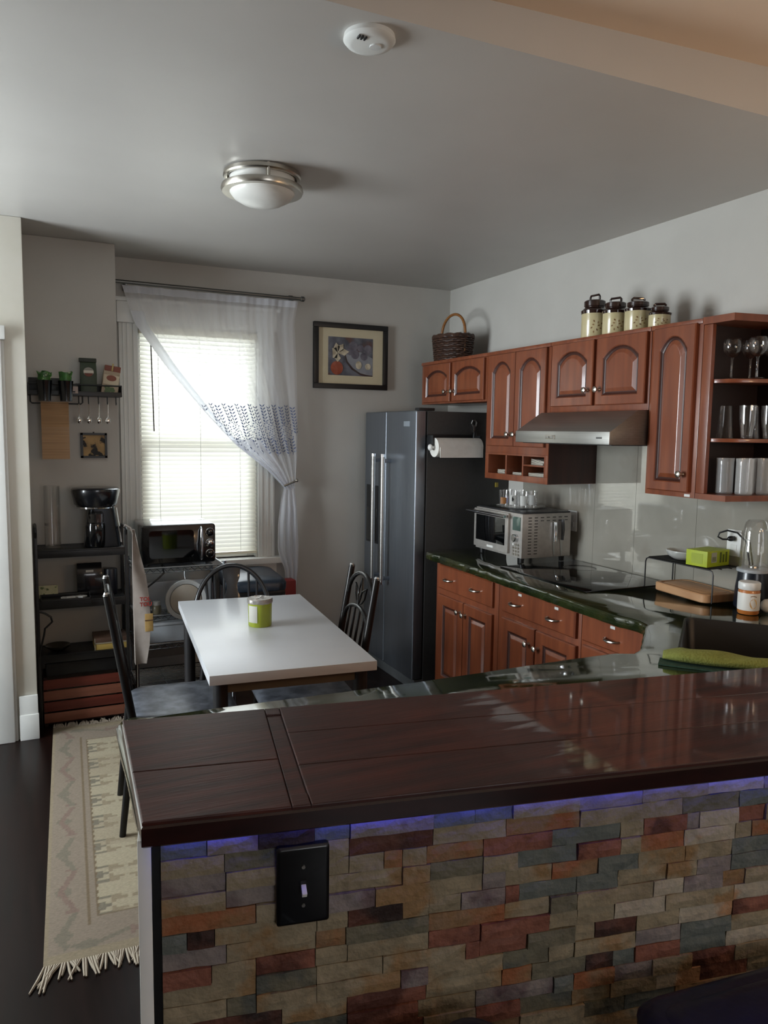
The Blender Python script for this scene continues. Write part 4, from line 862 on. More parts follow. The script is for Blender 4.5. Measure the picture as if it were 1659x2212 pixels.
# ------------------------------------------------------------------ black metal shelf unit
SX0, SX1, SY0, SY1 = 0.012, 0.482, 4.40, 4.625
su = thing('metal_shelf_unit', 'narrow black metal shelf unit between the passage wall and window', 'shelf', (0.25, 4.5, 0))
for x in (SX0 + .008, SX1 - .008):
    for y in (SY0 + .008, SY1 - .008): MB().box(x - .008, x + .008, y - .008, y + .008, 0, 1.06 if x > .2 else 1.08).build('upright', black, su, bevel=.002)
for x in (SX0 + .008, SX1 - .008):
    MB().tube([(x, SY0 + .008, 1.03), (x, SY0 - .004, 1.065), (x, SY0 + .01, 1.085 if x < .2 else 1.07), (x, SY1 - .02, 1.085 if x < .2 else 1.07), (x, SY1 - .008, 1.06)], .007, 8).build('side_rail', black, su)
for z in (0.965, 0.688, 0.395):
    m = MB(); m.box(SX0 + .016, SX1 - .016, SY0, SY1, z - .006, z); m.box(SX0 + .016, SX1 - .016, SY0, SY0 + .012, z - .04, z + .003); m.box(SX0 + .016, SX1 - .016, SY1 - .01, SY1, z - .03, z + .003); m.build('shelf_board', black, su, bevel=.002)
for x in (SX0 + .008, SX1 - .008): MB().cyl((x, SY0 + .01, 0.25), (x, SY1 - .01, 0.25), .006, n=8).build('side_brace', black, su)
# slatted crate
cr = thing('slatted_crate', 'reddish slatted wooden crate standing under the black shelf unit', 'crate', (0.24, 4.5, 0.0))
cw = [mat('crate_red', '#5c2419', '#6e3022', rough=.5, scale=6, stretch=(.6, 4, 6)), mat('crate_pale', '#7d4a38', '#8c5844', rough=.5, scale=6, stretch=(.6, 4, 6))]
zz = 0.022
for k in range(4):
    box('slat', cw[(k + 1) % 2], cr, 0.035, 0.452, 4.405, 4.418, zz + k * .062, zz + k * .062 + .052, .003)
    box('side_slat', cw[(k + 1) % 2], cr, 0.440, 0.452, 4.42, 4.60, zz + k * .062, zz + k * .062 + .052, .003)
for x in (0.045, 0.435): box('corner_post', mat('crate_dark', '#2a120d', rough=.6), cr, x - .008, x + .008, 4.418, 4.60, 0.0, 0.27)
box('bottom_board', MATS['crate_dark'], cr, .04, .44, 4.42, 4.60, .01, .03)
bb = tag(box('black_storage_box', blackp, None, 0.05, 0.44, 4.43, 4.60, 0.272, 0.345, .01), 'low black box lying on top of the slatted crate', 'box')
# coffee machine
cm = thing('coffee_machine', 'black coffee machine with a wide round overhanging head', 'coffee machine', (0.36, 4.5, 0.966))
MB().lathe([(0, 1.185), (.095, 1.185), (.112, 1.20), (.127, 1.27), (.126, 1.283), (.118, 1.290), (.05, 1.292), (0, 1.292)], (0.330, 4.505, 0), 40).build('head', mat('machine_black', '#111317', rough=.25, coat=.4), cm)
MB().lathe([(.09, 1.178), (.098, 1.180), (.098, 1.188), (.09, 1.19)], (0.325, 4.505, 0), 36, cap0=False, cap1=False).build('rim', chrome, cm)
LPm = [[(x_, y_, z) for x_, y_ in rrect(x0, .458, 4.45, 4.57, .03)] for z, x0 in ((0.9665, .262), (1.0, .268), (1.10, .278), (1.15, .285), (1.19, .29))]
MB().loops([[(x_ - .035 * min(1, max(0, (l[0][2] - .966) / .224)) * (x_ > .4), y_, z) for x_, y_, z in l] for l in LPm]).build('column', mat('machine_grey', '#24272b', rough=.3, metal=.5), cm)
m = MB().lathe([(0, .970), (.045, .970), (.05, .98), (.052, 1.08), (.048, 1.10), (0, 1.10)], (0.320, 4.452, 0), 28); m.build('carafe', mat('carafe_black', '#0c0d0f', rough=.12, coat=.5), cm)
MB().lathe([(0.02, 1.10), (.04, 1.105), (.042, 1.15), (.03, 1.165), (0.0, 1.165)], (0.325, 4.455, 0), 24, cap0=False).build('filter_cone', glassmat('smoked_glass', tint=(.75, .72, .68, 1), base=.1, edge=.5), cm)
MB().tube([(0.428, 4.452, 1.18), (0.436, 4.449, 1.12), (0.447, 4.448, 1.04), (0.452, 4.448, .99)], .006, 8).build('side_strip', chrome, cm)
# glass cylinders
tag(MB().lathe([(0, .9665), (.040, .9665), (.041, .972), (.041, 1.30), (.039, 1.302), (.0385, .98), (0, .975)], (0.108, 4.52, 0), 32).build('glass_cylinder', glass, None), 'tall clear glass cylinder on the top of the black shelf unit', 'vase')
# middle shelf things
cb2, M, h = bag('coffee_pouch', 0.290, .13, .05, .689, .865, 4.55, mat('pouch_black', '#121317', '#1c1d22', rough=.18, coat=.5), 'shiny black coffee pouch with a tiny white label on the middle black shelf')
MB().add([M @ Vector(p_) for p_ in ((-.02, -.029, .128), (.02, -.029, .128), (.02, -.029, .140), (-.02, -.029, .140))], [(0, 1, 2, 3)]).build('label', whitep, cb2, smooth=0)
tag(MB().lathe([(0, .689), (.034, .689), (.036, .695), (.036, .825), (.034, .832), (0, .832)], (0.400, 4.52, 0), 28).build('canister_can', mat('can_navy', '#0f1119', '#141723', rough=.35), None), 'dark navy round tin on the middle black shelf', 'tin')
cd = tag(MB().box(-.052, .052, -.001, .001, 0, .068, Matrix.Translation((.072, 4.50, .691)) @ Matrix.Rotation(-.16, 4, 'X')).build('picture_card', mat('card_cream', '#a9a884', '#bdbb98', rough=.6, scale=20, c3='#54653f', lo3=.55, hi3=.6, s3=40), None), 'cream and green printed card leaning on the middle black shelf', 'card')
ty = thing('black_tray', 'low black tray of small white packets on the middle black shelf', 'tray', (0.15, 4.44, .689))
m = MB(); m.box(.035, .285, 4.385, 4.50, .6915, .695); m.box(.035, .285, 4.385, 4.39, .66, .704); m.box(.035, .04, 4.385, 4.50, .6915, .712); m.box(.28, .285, 4.385, 4.50, .6915, .712); m.box(.035, .285, 4.495, 4.50, .6915, .712); m.build('tray', black, ty, bevel=.001)
for k, (x, y, lab) in enumerate(((.160, 4.44, 'flat white packet at the wall end of the black tray'), (.185, 4.425, 'short white packet in the middle of the black tray'), (.225, 4.45, 'long white packet lying across the black tray'), (.245, 4.42, 'white packet nearest the window end of the black tray'))):
    tag(MB().box(-.022, .022, -.014, .014, 0, .008, RZ((x, y, .6955 + .004 * (k % 2)), 25 * k - 20)).build('sugar_packet', mat('packet_white', '#b9b8b4', '#c9c8c4', rough=.6, scale=40), None, bevel=.002), lab, 'packet', 'white packets in the black tray')
# bottom shelf things
bx = thing('wooden_cigar_box', 'yellow and brown box on the lowest black shelf', 'box', (0.4, 4.5, .396))
box('carton', mat('carton_yellow', '#a58a45', '#b39850', rough=.6, scale=10), bx, .300, .470, 4.42, 4.58, .396, .434, .002)
box('lid', mat('carton_brown', '#4a3427', '#573e2f', rough=.6, scale=8), bx, .298, .472, 4.418, 4.582, .434, .462, .002)
MB().box(.2985, .4715, 4.4165, 4.418, .430, .437).box(.2985, .303, 4.4165, 4.418, .396, .462).box(.467, .4715, 4.4165, 4.418, .396, .462).build('edge_trim', mat('trim_tan', '#8d8470', rough=.6), bx)
db = tag(MB().lathe([(0, .396), (.03, .396), (.062, .42), (.065, .428), (.06, .426), (.03, .404), (0, .402)], (0.115, 4.50, 0), 28).build('dark_bowl', mat('bowl_dark', '#2b2720', '#3a352c', rough=.3, scale=8), None), 'shallow dark bowl on the lowest black shelf', 'bowl')
tag(MB().tube([(.03, 4.395, .64), (.055, 4.388, .632), (.082, 4.386, .612), (.088, 4.386, .585), (.07, 4.388, .567), (.052, 4.39, .55), (.045, 4.39, .51), (.03, 4.392, .45), (.022, 4.393, .40)], .0055, 8).build('hanging_cable', blackp, None), 'black cable hanging from the middle black shelf', 'cable')

# ------------------------------------------------------------------ chrome wire rack and microwave
RX0, RX1, RY0, RY1 = 0.535, 1.045, 4.52, 4.885
rk = thing('chrome_wire_rack', 'chrome wire rack under the window carrying the microwave', 'rack', (0.79, 4.7, 0))
rkm = mat('rack_chrome', '#b3b7bb', rough=.2, metal=1.0)
for x in (RX0, RX1):
    for y in (RY0, RY1): MB().cyl((x, y, 0), (x, y, .84), .011, n=12).build('post', rkm, rk)
def wshelf(z, n_=16):
    m = MB()
    for y in (RY0, RY1):
        m.tube([(RX0, y, z), (RX1, y, z)], .0035, 6); m.tube([(RX0, y, z - .026), (RX1, y, z - .026)], .003, 6)
        k = 26; m.tube([(RX0 + (RX1 - RX0) * i / k, y, z - .004 - .019 * (i % 2)) for i in range(k + 1)], .0025, 6)
    for x in (RX0, RX1): m.tube([(x, RY0, z), (x, RY1, z)], .0035, 6); m.tube([(x, RY0, z - .026), (x, RY1, z - .026)], .003, 6)
    for i in range(1, n_): y = RY0 + (RY1 - RY0) * i / n_; m.tube([(RX0, y, z), (RX1, y, z)], .0022, 5)
    for x in (RX0 + .17, RX0 + .34): m.tube([(x, RY0, z - .003), (x, RY1, z - .003)], .003, 5)
    o = m.build('wire_shelf', rkm, rk); return o
for z in (.815, .535, .365, .12): wshelf(z)
mw = thing('microwave', 'black retro microwave with chrome handle on the chrome wire rack', 'microwave', (0.79, 4.72, .818))
MX0, MX1, MY0, MY1, MZ0, MZ1 = .572, .998, 4.555, 4.90, .832, 1.062
for x in (.61, .96):
    for y in (4.60, 4.86): MB().cyl((x, y, .816), (x, y, .834), .012).build('foot', black, mw)
mbk = mat('microwave_shell', '#20262c', '#252b31', rough=.18, coat=.6)
MB().loops([[(x_, y, z_) for x_, z_ in rrect(MX0, MX1, MZ0, MZ1, .018, 4)] for y in (MY0, MY1)]).build('shell', mbk, mw, bevel=.003)
dm_ = MB().loops([[(x_, y, z_) for x_, z_ in rrect(MX0 + i, MX1 - i, MZ0 + i, MZ1 - i, .016, 4)] for y, i in ((MY0, .002), (MY0 - .012, .002), (MY0 - .015, .006))]).build('front_panel', mat('microwave_front', '#0b0c0e', rough=.22, coat=.5), mw)
MB().loops([[(x_, y, z_) for x_, z_ in rrect(.615, .870, .868, 1.030, .02, 4)] for y in (MY0 - .015, MY0 - .0162)]).build('door_window', blackglass, mw)
MB().tube([(.912, MY0 - .012, .848), (.911, MY0 - .036, .862), (.910, MY0 - .043, .945), (.911, MY0 - .036, 1.032), (.912, MY0 - .012, 1.046)], [.006, .008, .0085, .008, .006], 12).build('handle', chrome, mw)
My = Matrix.Rotation(PI / 2, 4, 'X')
for z, k in ((1.012, 0), (.948, 1), (.885, 0)):
    MB().lathe([(.026, 0), (.026, .006), (.0225, .008), (.0225, 0.002)], n=28, M=Matrix.Translation((.963, MY0 - .015, z)) @ My, cap0=False, cap1=False).build('dial_ring', chrome, mw)
    MB().lathe([(.021, 0), (.020, .014), (.017, .016), (0, .016)], n=24, M=Matrix.Translation((.963, MY0 - .015, z)) @ My).build('dial', chrome if k else blackg, mw)
tag(MB().tube([(.70, 4.64, .80), (.69, 4.50, .79), (.66, 4.49, .765), (.62, 4.485, .735), (.585, 4.48, .71)], .005, 8).build('hanging_cable', blackp, None), 'black cable hanging below the microwave', 'cable')
# translucent drawers and other things on the rack
dwm = mat('drawer_frosted', '#b2b9bf', '#bcc3c9', rough=.3)
pd = thing('plastic_drawer_box', 'pale plastic storage box on the chrome wire rack', 'storage box', (.79, 4.7, .366))
box('box', dwm, pd, .56, 1.02, 4.545, 4.86, .368, .47, .01)
box('lid', mat('drawer_lid', '#c2c8cd', '#cad0d5', rough=.3), pd, .552, 1.028, 4.537, 4.868, .47, .488, .006)
pt2 = thing('stacked_lid_rack', 'pale plastic sheets standing on the chrome wire rack behind the round lid', 'lids', (.8, 4.75, .537))
for k in range(4): MB().box(.60, 1.0, 4.70 + k * .03, 4.704 + k * .03, .538, .70 - .012 * k).build('sheet', dwm, pt2, bevel=.001)
jw = mat('jar_white', '#b5b3ad', rough=.4); jo = mat('jar_olive', '#6a6350', '#7a725c', rough=.3)
for x, r, lab in ((.655, .026, 'white capped olive jar beside the shopping bag on the wire rack'), (.735, .020, 'small olive jar partly behind the round white lid on the wire rack')):
    j = thing('storage_jar', lab, 'jar', (x, 4.56, .538), 'jars on the wire rack')
    MB().lathe([(0, .5385), (r * .9, .5385), (r, .545), (r, .585), (r * .8, .592), (0, .592)], (x, 4.565, 0), 20).build('body', jo, j)
    MB().lathe([(0, .591), (r * .85, .591), (r * .87, .612), (0, .614)], (x, 4.565, 0), 20).build('lid', jw, j)
rl = thing('round_cake_lid', 'round white plastic lid hanging from a hook on the wire rack', 'lid', (.80, 4.46, .50))
Ml = Matrix.Translation((.805, 4.478, .632)) @ Matrix.Rotation(PI / 2, 4, 'X')
MB().lathe([(0, 0), (.090, 0), (.093, .004), (.093, .018), (.10, .020), (.116, .022), (.118, .018), (.118, .010), (.114, .006), (.096, .004), (.094, -.002), (0, -.002)], n=44, M=Ml).build('lid', mat('lid_plastic', '#b4b6b5', '#bcbebd', rough=.3), rl)
MB().lathe([(0, .0205), (.086, .0205), (.09, .019), (.09, .010)], n=40, M=Ml, cap1=False).build('centre_disc', mat('lid_cream', '#a39c90', '#aca599', rough=.4), rl)
MB().tube([(.805, 4.52, .792), (.805, 4.508, .80), (.805, 4.498, .792), (.803, 4.492, .77), (.805, 4.478, .75)], .0025, 6).build('hook', rkm, rl)
sb = thing('shopping_bag', 'white paper shopping bag with red letters hanging by the black shelf unit', 'bag', (.53, 4.42, .31))
bagm = mat('bag_white_shaded', '#8d837b', '#988e86', rough=.8, scale=14, bump=.2)  # white paper, greyed in colour for the shade it hangs in
LPs2 = []
for z, xa, xb_, yy in ((.31, .505, .565, 4.35), (.42, .503, .578, 4.33), (.55, .503, .588, 4.335), (.70, .503, .584, 4.36), (.80, .503, .575, 4.38), (.93, .505, .545, 4.39), (1.06, .508, .520, 4.395)):
    n_ = 10; LPs2.append([(xa + (xb_ - xa) * i / n_, yy - .012 * math.sin(PI * i / n_ + z * 9), z) for i in range(n_ + 1)] + [(xa + (xb_ - xa) * (1 - i / n_), yy + .05 + .01 * math.sin(i + z * 7), z) for i in range(n_ + 1)])
MB().loops(LPs2).build('sack', bagm, sb, smooth=60)
for k, txt in enumerate(('TOL', 'TOU')):
    fc = bpy.data.curves.new('lettering', 'FONT'); fc.body = txt; fc.size = .030; fc.extrude = .0004; fc.offset = .0012; fc.materials.append(mat('letter_red', '#8e2f28', rough=.6))
    tmp = bpy.data.objects.new('lettering', fc); COL.objects.link(tmp); bpy.context.view_layer.update(); lm_ = bpy.data.meshes.new_from_object(tmp.evaluated_get(bpy.context.evaluated_depsgraph_get())); bpy.data.objects.remove(tmp); fo = bpy.data.objects.new('lettering', lm_); COL.objects.link(fo); setp(fo, sb); fo.location = (.532, 4.3315 - 0.0 + .003 * k, .672 - .030 * k); fo.rotation_euler = (PI / 2, 0, 0.0)
m = MB().tube([(.512, 4.40, 1.03), (.498, 4.385, 1.075), (.470, 4.39, 1.092), (.468, 4.42, 1.08), (.50, 4.435, 1.06), (.514, 4.42, 1.03)], .004, 6); m.build('handle', bagm, sb)
m = MB().box(.556, .600, 4.322, 4.326, .50, .60); m.build('yellow_print', mat('print_yellow', '#a3824a', '#b39258', rough=.7, scale=30), sb, bevel=.002)
MB().box(.556, .600, 4.3205, 4.3222, .560, .566).build('print_band', mat('band_brown', '#5c4028', rough=.7), sb)
# stool and red box behind the table
st = thing('padded_stool', 'dark blue padded stool standing against the window wall', 'stool', (1.25, 4.66, 0))
Ms = RZ((1.245, 4.66, 0), -4)
stm = mat('vinyl_blueblack', '#1b242e', '#202a35', rough=.35, scale=40, bump=.1)
LPq = [[Ms @ Vector((*p_, z)) for p_ in rrect(-.175 + i, .175 - i, -.26 + i, .26 - i, .06)] for z, i in ((.655, .012), (.66, .002), (.70, 0), (.718, .01), (.726, .03))]
MB().loops(LPq).build('cushion', stm, st)
box('seat_frame', black, st, -.16, .16, -.245, .245, .625, .657, .004, Ms)
for x in (-.15, .15):
    for y in (-.235, .235): MB().cyl(Ms @ Vector((x, y, .63)), Ms @ Vector((x * 1.04, y * 1.02, 0)), .013, n=12).build('leg', rkm, st)
for y in (-.235, .235): MB().cyl(Ms @ Vector((-.153, y, .25)), Ms @ Vector((.153, y, .25)), .009, n=8).build('stretcher', rkm, st)
rb = tag(box('red_bin', mat('bin_red', '#7a1a1c', '#86201f', rough=.5), None, 1.455, 1.575, 4.76, 4.86, 0.0, .64, .012), 'tall red bin half hidden behind the curtain tail and stool', 'bin')
# ------------------------------------------------------------------ white table
tb_ = thing('dining_table', 'white topped table with dark metal legs beside the refrigerator', 'table', (.935, 3.29, 0))
Mt_ = RZ((.935, 3.29, 0), -5)
laminate = mat('white_laminate', '#c3c5c8', '#c7c9cc', rough=.28, scale=5)
box('tabletop', laminate, tb_, -.318, .318, -.635, .635, .703, .740, .002, Mt_)
dkm = mat('dark_leg', '#2b2a2b', '#323132', rough=.4, metal=.5)
for x in (-.27, .27):
    for y in (-.57, .57): MB().cyl(Mt_ @ Vector((x, y, 0)), Mt_ @ Vector((x, y, .70)), .028, n=16).build('leg', dkm, tb_)
m = MB()
for y in (-.57, .57): m.box(-.26, .26, y - .012, y + .012, .655, .703, Mt_)
for x in (-.27, .27): m.box(x - .012, x + .012, -.56, .56, .655, .703, Mt_)
m.build('apron', mat('apron_wood', '#5a5040', '#675c4a', rough=.6, scale=8), tb_)
# tub
tu = thing('lime_candle_tub', 'lime green tub with foil lid and white label on the white table', 'tub', (.925, 3.31, .74))
UC = (.928, 3.325, 0)
MB().lathe([(0, .7405), (.050, .7405), (.052, .744), (.054, .858), (0, .858)], UC, 40).build('tub', mat('tub_lime', '#8c981e', '#96a22a', rough=.3, coat=.3), tu)
rg = random.Random(3)
LPf = [[(UC[0] + (r_ + rg.uniform(-.0012, .0012)) * math.cos(2 * PI * i / 40), UC[1] + (r_ + rg.uniform(-.0012, .0012)) * math.sin(2 * PI * i / 40), z + rg.uniform(-.001, .001)) for i in range(40)] for r_, z in ((.0555, .845), (.057, .852), (.057, .862), (.054, .866), (.030, .864), (.004, .865))]
MB().loops(LPf, cap0=False).build('foil_lid', mat('foil', '#a49f9a', '#b8b2ac', rough=.35, metal=.7, scale=60, bump=.3, c3='#7d5a3a', lo3=.58, hi3=.66, s3=60), tu, smooth=20)
m = MB()
for i in range(8):
    a = -2.95 + i * .11; b_ = a + .11; R_ = .0546
    m.quad((UC[0] + R_ * math.cos(a), UC[1] + R_ * math.sin(a), .762), (UC[0] + R_ * math.cos(b_), UC[1] + R_ * math.sin(b_), .762), (UC[0] + R_ * math.cos(b_), UC[1] + R_ * math.sin(b_), .838), (UC[0] + R_ * math.cos(a), UC[1] + R_ * math.sin(a), .838))
m.build('label', mat('tub_label', '#b9b8ae', rough=.6), tu, recalc=False)

# ------------------------------------------------------------------ metal chairs (built at the origin facing +X)
chm = mat('chair_metal', '#2b2a2a', '#333231', rough=.3, metal=.75); seatm = mat('seat_vinyl', '#43464d', '#676b73', rough=.38, scale=22, detail=6, bump=.12)
ch = thing('metal_dining_chair', 'metal dining chair with leaf back pushed under the fridge side of the table', 'chair', (0, 0, 0), 'metal chairs at the white table')
def post_x(z): return -.20 - (.09 * ((z - .46) / .54) if z > .46 else .05 * (.46 - z) / .46)
for s in (-1, 1):
    pts = [(post_x(z), s * .185, z) for z in (0, .25, .46, .7, .985)]
    MB().tube(pts, [.013, .015, .017, .0165, .015], 10).build('back_post', chm, ch)
    MB().cyl((post_x(.985), s * .185, .98), (post_x(.995), s * .185, .992), .0155, .009, n=10).build('post_cap', chrome, ch)
    MB().tube([(.17, s * .165, .45), (.19, s * .175, .22), (.20, s * .18, 0)], [.013, .012, .011], 10).build('leg', chm, ch)
def arch(zb, rise, w_, n_=12): return [(post_x(zb + rise * math.sin(PI * i / n_)), w_ * math.cos(PI * i / n_), zb + rise * math.sin(PI * i / n_)) for i in range(n_ + 1)]
MB().tube(arch(.86, .115, .175), .0105, 10).build('top_arch', chm, ch)
MB().tube(arch(.74, .085, .175), .0095, 10).build('lower_arch', chm, ch)
MB().tube([(post_x(.53), -.18, .53), (post_x(.53), .18, .53)], .010, 10).build('back_rail', chm, ch)
for y in (-.105, -.035, .035, .105):
    zt = .74 + .085 * math.sqrt(max(0, 1 - (y / .175) ** 2)); MB().tube([(post_x(.53), y, .53), (post_x(zt), y, zt)], .0065, 8).build('back_slat', chm, ch)
for a in (-.75, 0, .75):
    P = lambda s_, w_: (post_x(.83 + s_ * math.cos(a) * .12), s_ * math.sin(a) * .12 + w_ * math.cos(a), .83 + s_ * math.cos(a) * .12 - w_ * math.sin(a))
    MB().tube([P(.0, 0), P(.3, .017), (P(.6, .021)), P(1, 0), P(.6, -.021), P(.3, -.017)], .0045, 8, closed=True).build('leaf_ornament', chm, ch)
LPq = [[(*p_, z) for p_ in rrect(-.205 + i, .215 - i, -.215 + i, .215 - i, .06)] for z, i in ((.448, .01), (.452, .002), (.47, 0), (.481, .012), (.484, .04))]
MB().loops(LPq).build('seat', seatm, ch)
m = MB().tube([(-.19, -.17, .44), (.17, -.17, .44), (.17, .17, .44), (-.19, .17, .44)], .011, 8, closed=True); m.build('seat_frame', chm, ch)
for s in (-1, 1): MB().cyl((post_x(.2), s * .183, .2), (.19, s * .176, .2), .007, n=8).build('stretcher', chm, ch)
ch2 = dup(ch, (.557, 3.235, 0), math.radians(-4.5), 'metal dining chair with grey seat nearest the bar, back to the rug')
ch.location = (1.085, 3.20, 0); ch.rotation_euler = (0, 0, math.radians(174.5))
# hoop back wooden chair at the far end, facing the table
wc = thing('hoop_back_chair', 'dark wooden hoop back chair with vase splat at the window end of table', 'chair', (.99, 3.98, 0))
dw = mat('dark_chair_wood', '#17181b', '#1f2023', rough=.35, scale=8, coat=.3)
Mw = RZ((.985, 3.935, 0), -5)
def wt(pts): return [Mw @ Vector(p_) for p_ in pts]
yb2 = lambda z: .17 + .10 * (z - .46) / .42
hoop = [(.205 * math.cos(PI * i / 24) * (1.0 if 0 < i < 24 else .93), yb2(.60 + .265 * math.sin(PI * i / 24) if 0 < i < 24 else .46), .60 + .265 * math.sin(PI * i / 24)) for i in range(25)]
hoop = [(.185, yb2(.47), .47)] + [(x, yb2(z), z) for x, y, z in hoop] + [(-.185, yb2(.47), .47)]
MB().tube(wt(hoop), .0135, 10).build('hoop', dw, wc)
sp_ = [(.03, .47), (.026, .55), (.045, .62), (.05, .68), (.03, .73), (.028, .76), (.044, .80), (.05, .855)]
L1 = [[(x * sgn, yb2(z) + o_, z) for sgn, o_ in ((-1, -.006), (1, -.006), (1, .006), (-1, .006))] for x, z in sp_]
MB().loops([wt(l) for l in L1]).build('splat', dw, wc, bevel=.002)
for x in (-.14, -.095, .095, .14):
    zt = .60 + .262 * math.sqrt(max(0, 1 - (x / .205) ** 2)); MB().tube(wt([(x * .9, yb2(.47), .47), (x, yb2(zt), zt)]), .007, 8).build('spindle', dw, wc)
LPq = [[Mw @ Vector((*p_, z)) for p_ in rrect(-.21 + i, .21 - i, -.21 + i, .20 - i, .08)] for z, i in ((.435, .015), (.44, .004), (.458, 0), (.468, .01))]
MB().loops(LPq).build('seat', dw, wc)
for x in (-.16, .16):
    for y in (-.16, .15): MB().tube(wt([(x, y, .44), (x * 1.12, y * 1.15, .2), (x * 1.25, y * 1.28, 0)]), [.014, .018, .012], 10).build('leg', dw, wc)
for x in (-.18, .18): MB().cyl(Mw @ Vector((x, -.185, .19)), Mw @ Vector((x, .175, .19)), .009, n=8).build('stretcher', dw, wc)

# ------------------------------------------------------------------ rug
rugm = bpy.data.materials.new('rug_weave'); rugm.use_nodes = True
nt = rugm.node_tree; n = nt.nodes; L = nt.links; b = n['Principled BSDF']; b.inputs['Roughness'].default_value = .95; b.inputs['Specular IOR Level'].default_value = .1
tc = n.new('ShaderNodeTexCoord'); nz = n.new('ShaderNodeTexNoise'); nz.inputs['Scale'].default_value = 90; nz.inputs['Detail'].default_value = 3
mp = n.new('ShaderNodeMapping'); mp.inputs['Scale'].default_value = (1, 3, 1); L.new(tc.outputs['Object'], mp.inputs[0]); L.new(mp.outputs[0], nz.inputs['Vector'])
at_ = n.new('ShaderNodeAttribute'); at_.attribute_name = 'dye'; at_.attribute_type = 'GEOMETRY'
mx = n.new('ShaderNodeMix'); mx.data_type = 'RGBA'; mx.blend_type = 'MULTIPLY'; mx.inputs[0].default_value = .55
rp = n.new('ShaderNodeValToRGB'); rp.color_ramp.elements[0].position = .3; rp.color_ramp.elements[1].position = .7; rp.color_ramp.elements[0].color = (.55, .55, .55, 1)
L.new(nz.outputs['Fac'], rp.inputs[0]); L.new(at_.outputs['Color'], mx.inputs[6]); L.new(rp.outputs[0], mx.inputs[7]); L.new(mx.outputs[2], b.inputs['Base Color'])
bp = n.new('ShaderNodeBump'); bp.inputs['Strength'].default_value = .3; bp.inputs['Distance'].default_value = .004; L.new(nz.outputs['Fac'], bp.inputs['Height']); L.new(bp.outputs[0], b.inputs['Normal'])
rug = thing('runner_rug', 'faded cream and tan patterned runner rug with fringe on the dark floor', 'rug', (.4, 3.4, 0))
RW, RL = .54, 1.99; nu, nv = 110, 300
pal = {k: srgb(v) for k, v in dict(c='#a0957f', t='#8f836e', g='#7a7365', r='#816f64', f='#a79d86', d='#756753', p='#8a7e70').items()}
def dye(u, v):     # woven design in metres: u across from the left edge, v from the near end
    uu = min(u, RW - u); vv = min(v, RL - v); h = .0
    if vv < .05 or uu < .012: return pal['t']
    if vv < .17 or uu < .132:      # border with stepped zigzag and small lozenges
        w_, a = ((uu - .0, v) if uu < .132 and uu < vv else (vv - .015, u))
        k = (a % .26) / .26; q = round(a / .0165) * .0165; kk = (q % .26) / .26
        s_ = .045 + .05 * abs(2 * kk - 1)
        if abs(w_ - s_) < .011 and .03 < kk < .97: return pal['r'] if int(a / .26) % 2 else pal['g']
        if abs(w_ - .055) < .03 * (1 - abs(kk - .5) * 5) and abs(kk - .5) < .2: return pal['g']
        if abs(w_ - .085) < .022 and abs(kk - .02) < .045: return pal['r']
        return pal['p']
    if uu < .139: return pal['d']
    if uu < .166 + .003 * (int(v / .02) % 2) or vv < .215: return pal['d'] if uu > .161 and vv > .208 else pal['p']
    c0_, r0_ = (u - RW / 2), (v - .36) % .20 - .10
    qx, qy = abs(round(c0_ / .018) * .018), abs(round(r0_ / .016) * .016)
    qx = (qx % .20); qx = abs(qx - .1)
    if qx + qy < .03: return pal['g']
    if .035 < qx < .09 and abs(qy - .035) < .02 + .01 * math.sin(qx * 60): return pal['t']
    if qx < .05 and abs(qy - .045) < .012: return pal['g']
    return pal['f'] if int(v / .22) % 3 else pal['c']
rot = math.radians(-2.4); ox, oy = -.008, 2.372
MR = Matrix.Translation((ox, oy, 0)) @ Matrix.Rotation(rot, 4, 'Z')
m = MB().grid(lambda u, v: MR @ Vector((u * RW, v * RL, .0032 + .0003 * math.sin(v * 40) * math.sin(u * 9))), nu, nv)
pile = m.build('pile', rugm, rug, recalc=False)
at = pile.data.attributes.new('dye', 'FLOAT_COLOR', 'POINT')
vals = []
for j in range(nv + 1):
    for i in range(nu + 1): vals += dye(i / nu * RW, j / nv * RL)
at.data.foreach_set('color', vals)
MB().box(0, RW, 0, RL, .0003, .0028, MR).build('backing', mat('rug_backing', '#8f8471', rough=.95), rug)
m = MB(); rg = random.Random(5)
for e_ in (0, 1):
    for i in range(74):
        x = (i + .5) / 74 * RW; cl = .02 * math.sin(i * .8) + rg.uniform(-.012, .012); ln = rg.uniform(.045, .085) * (1 if i > 6 or e_ else 1.35); y0 = 0 if e_ == 0 else RL; sg = -1 if e_ == 0 else 1
        dx = cl - (.04 if i < 7 and not e_ else 0)
        m.tube([MR @ Vector((x, y0, .0055)), MR @ Vector((x + dx * .4, y0 + sg * ln * .5, .0065)), MR @ Vector((x + dx, y0 + sg * ln, .004))], [.0042, .005, .003], 5)
fo = m.build('fringe', mat('fringe_cream', '#94897a', '#a09584', rough=.95), rug); fo['kind'] = 'stuff'

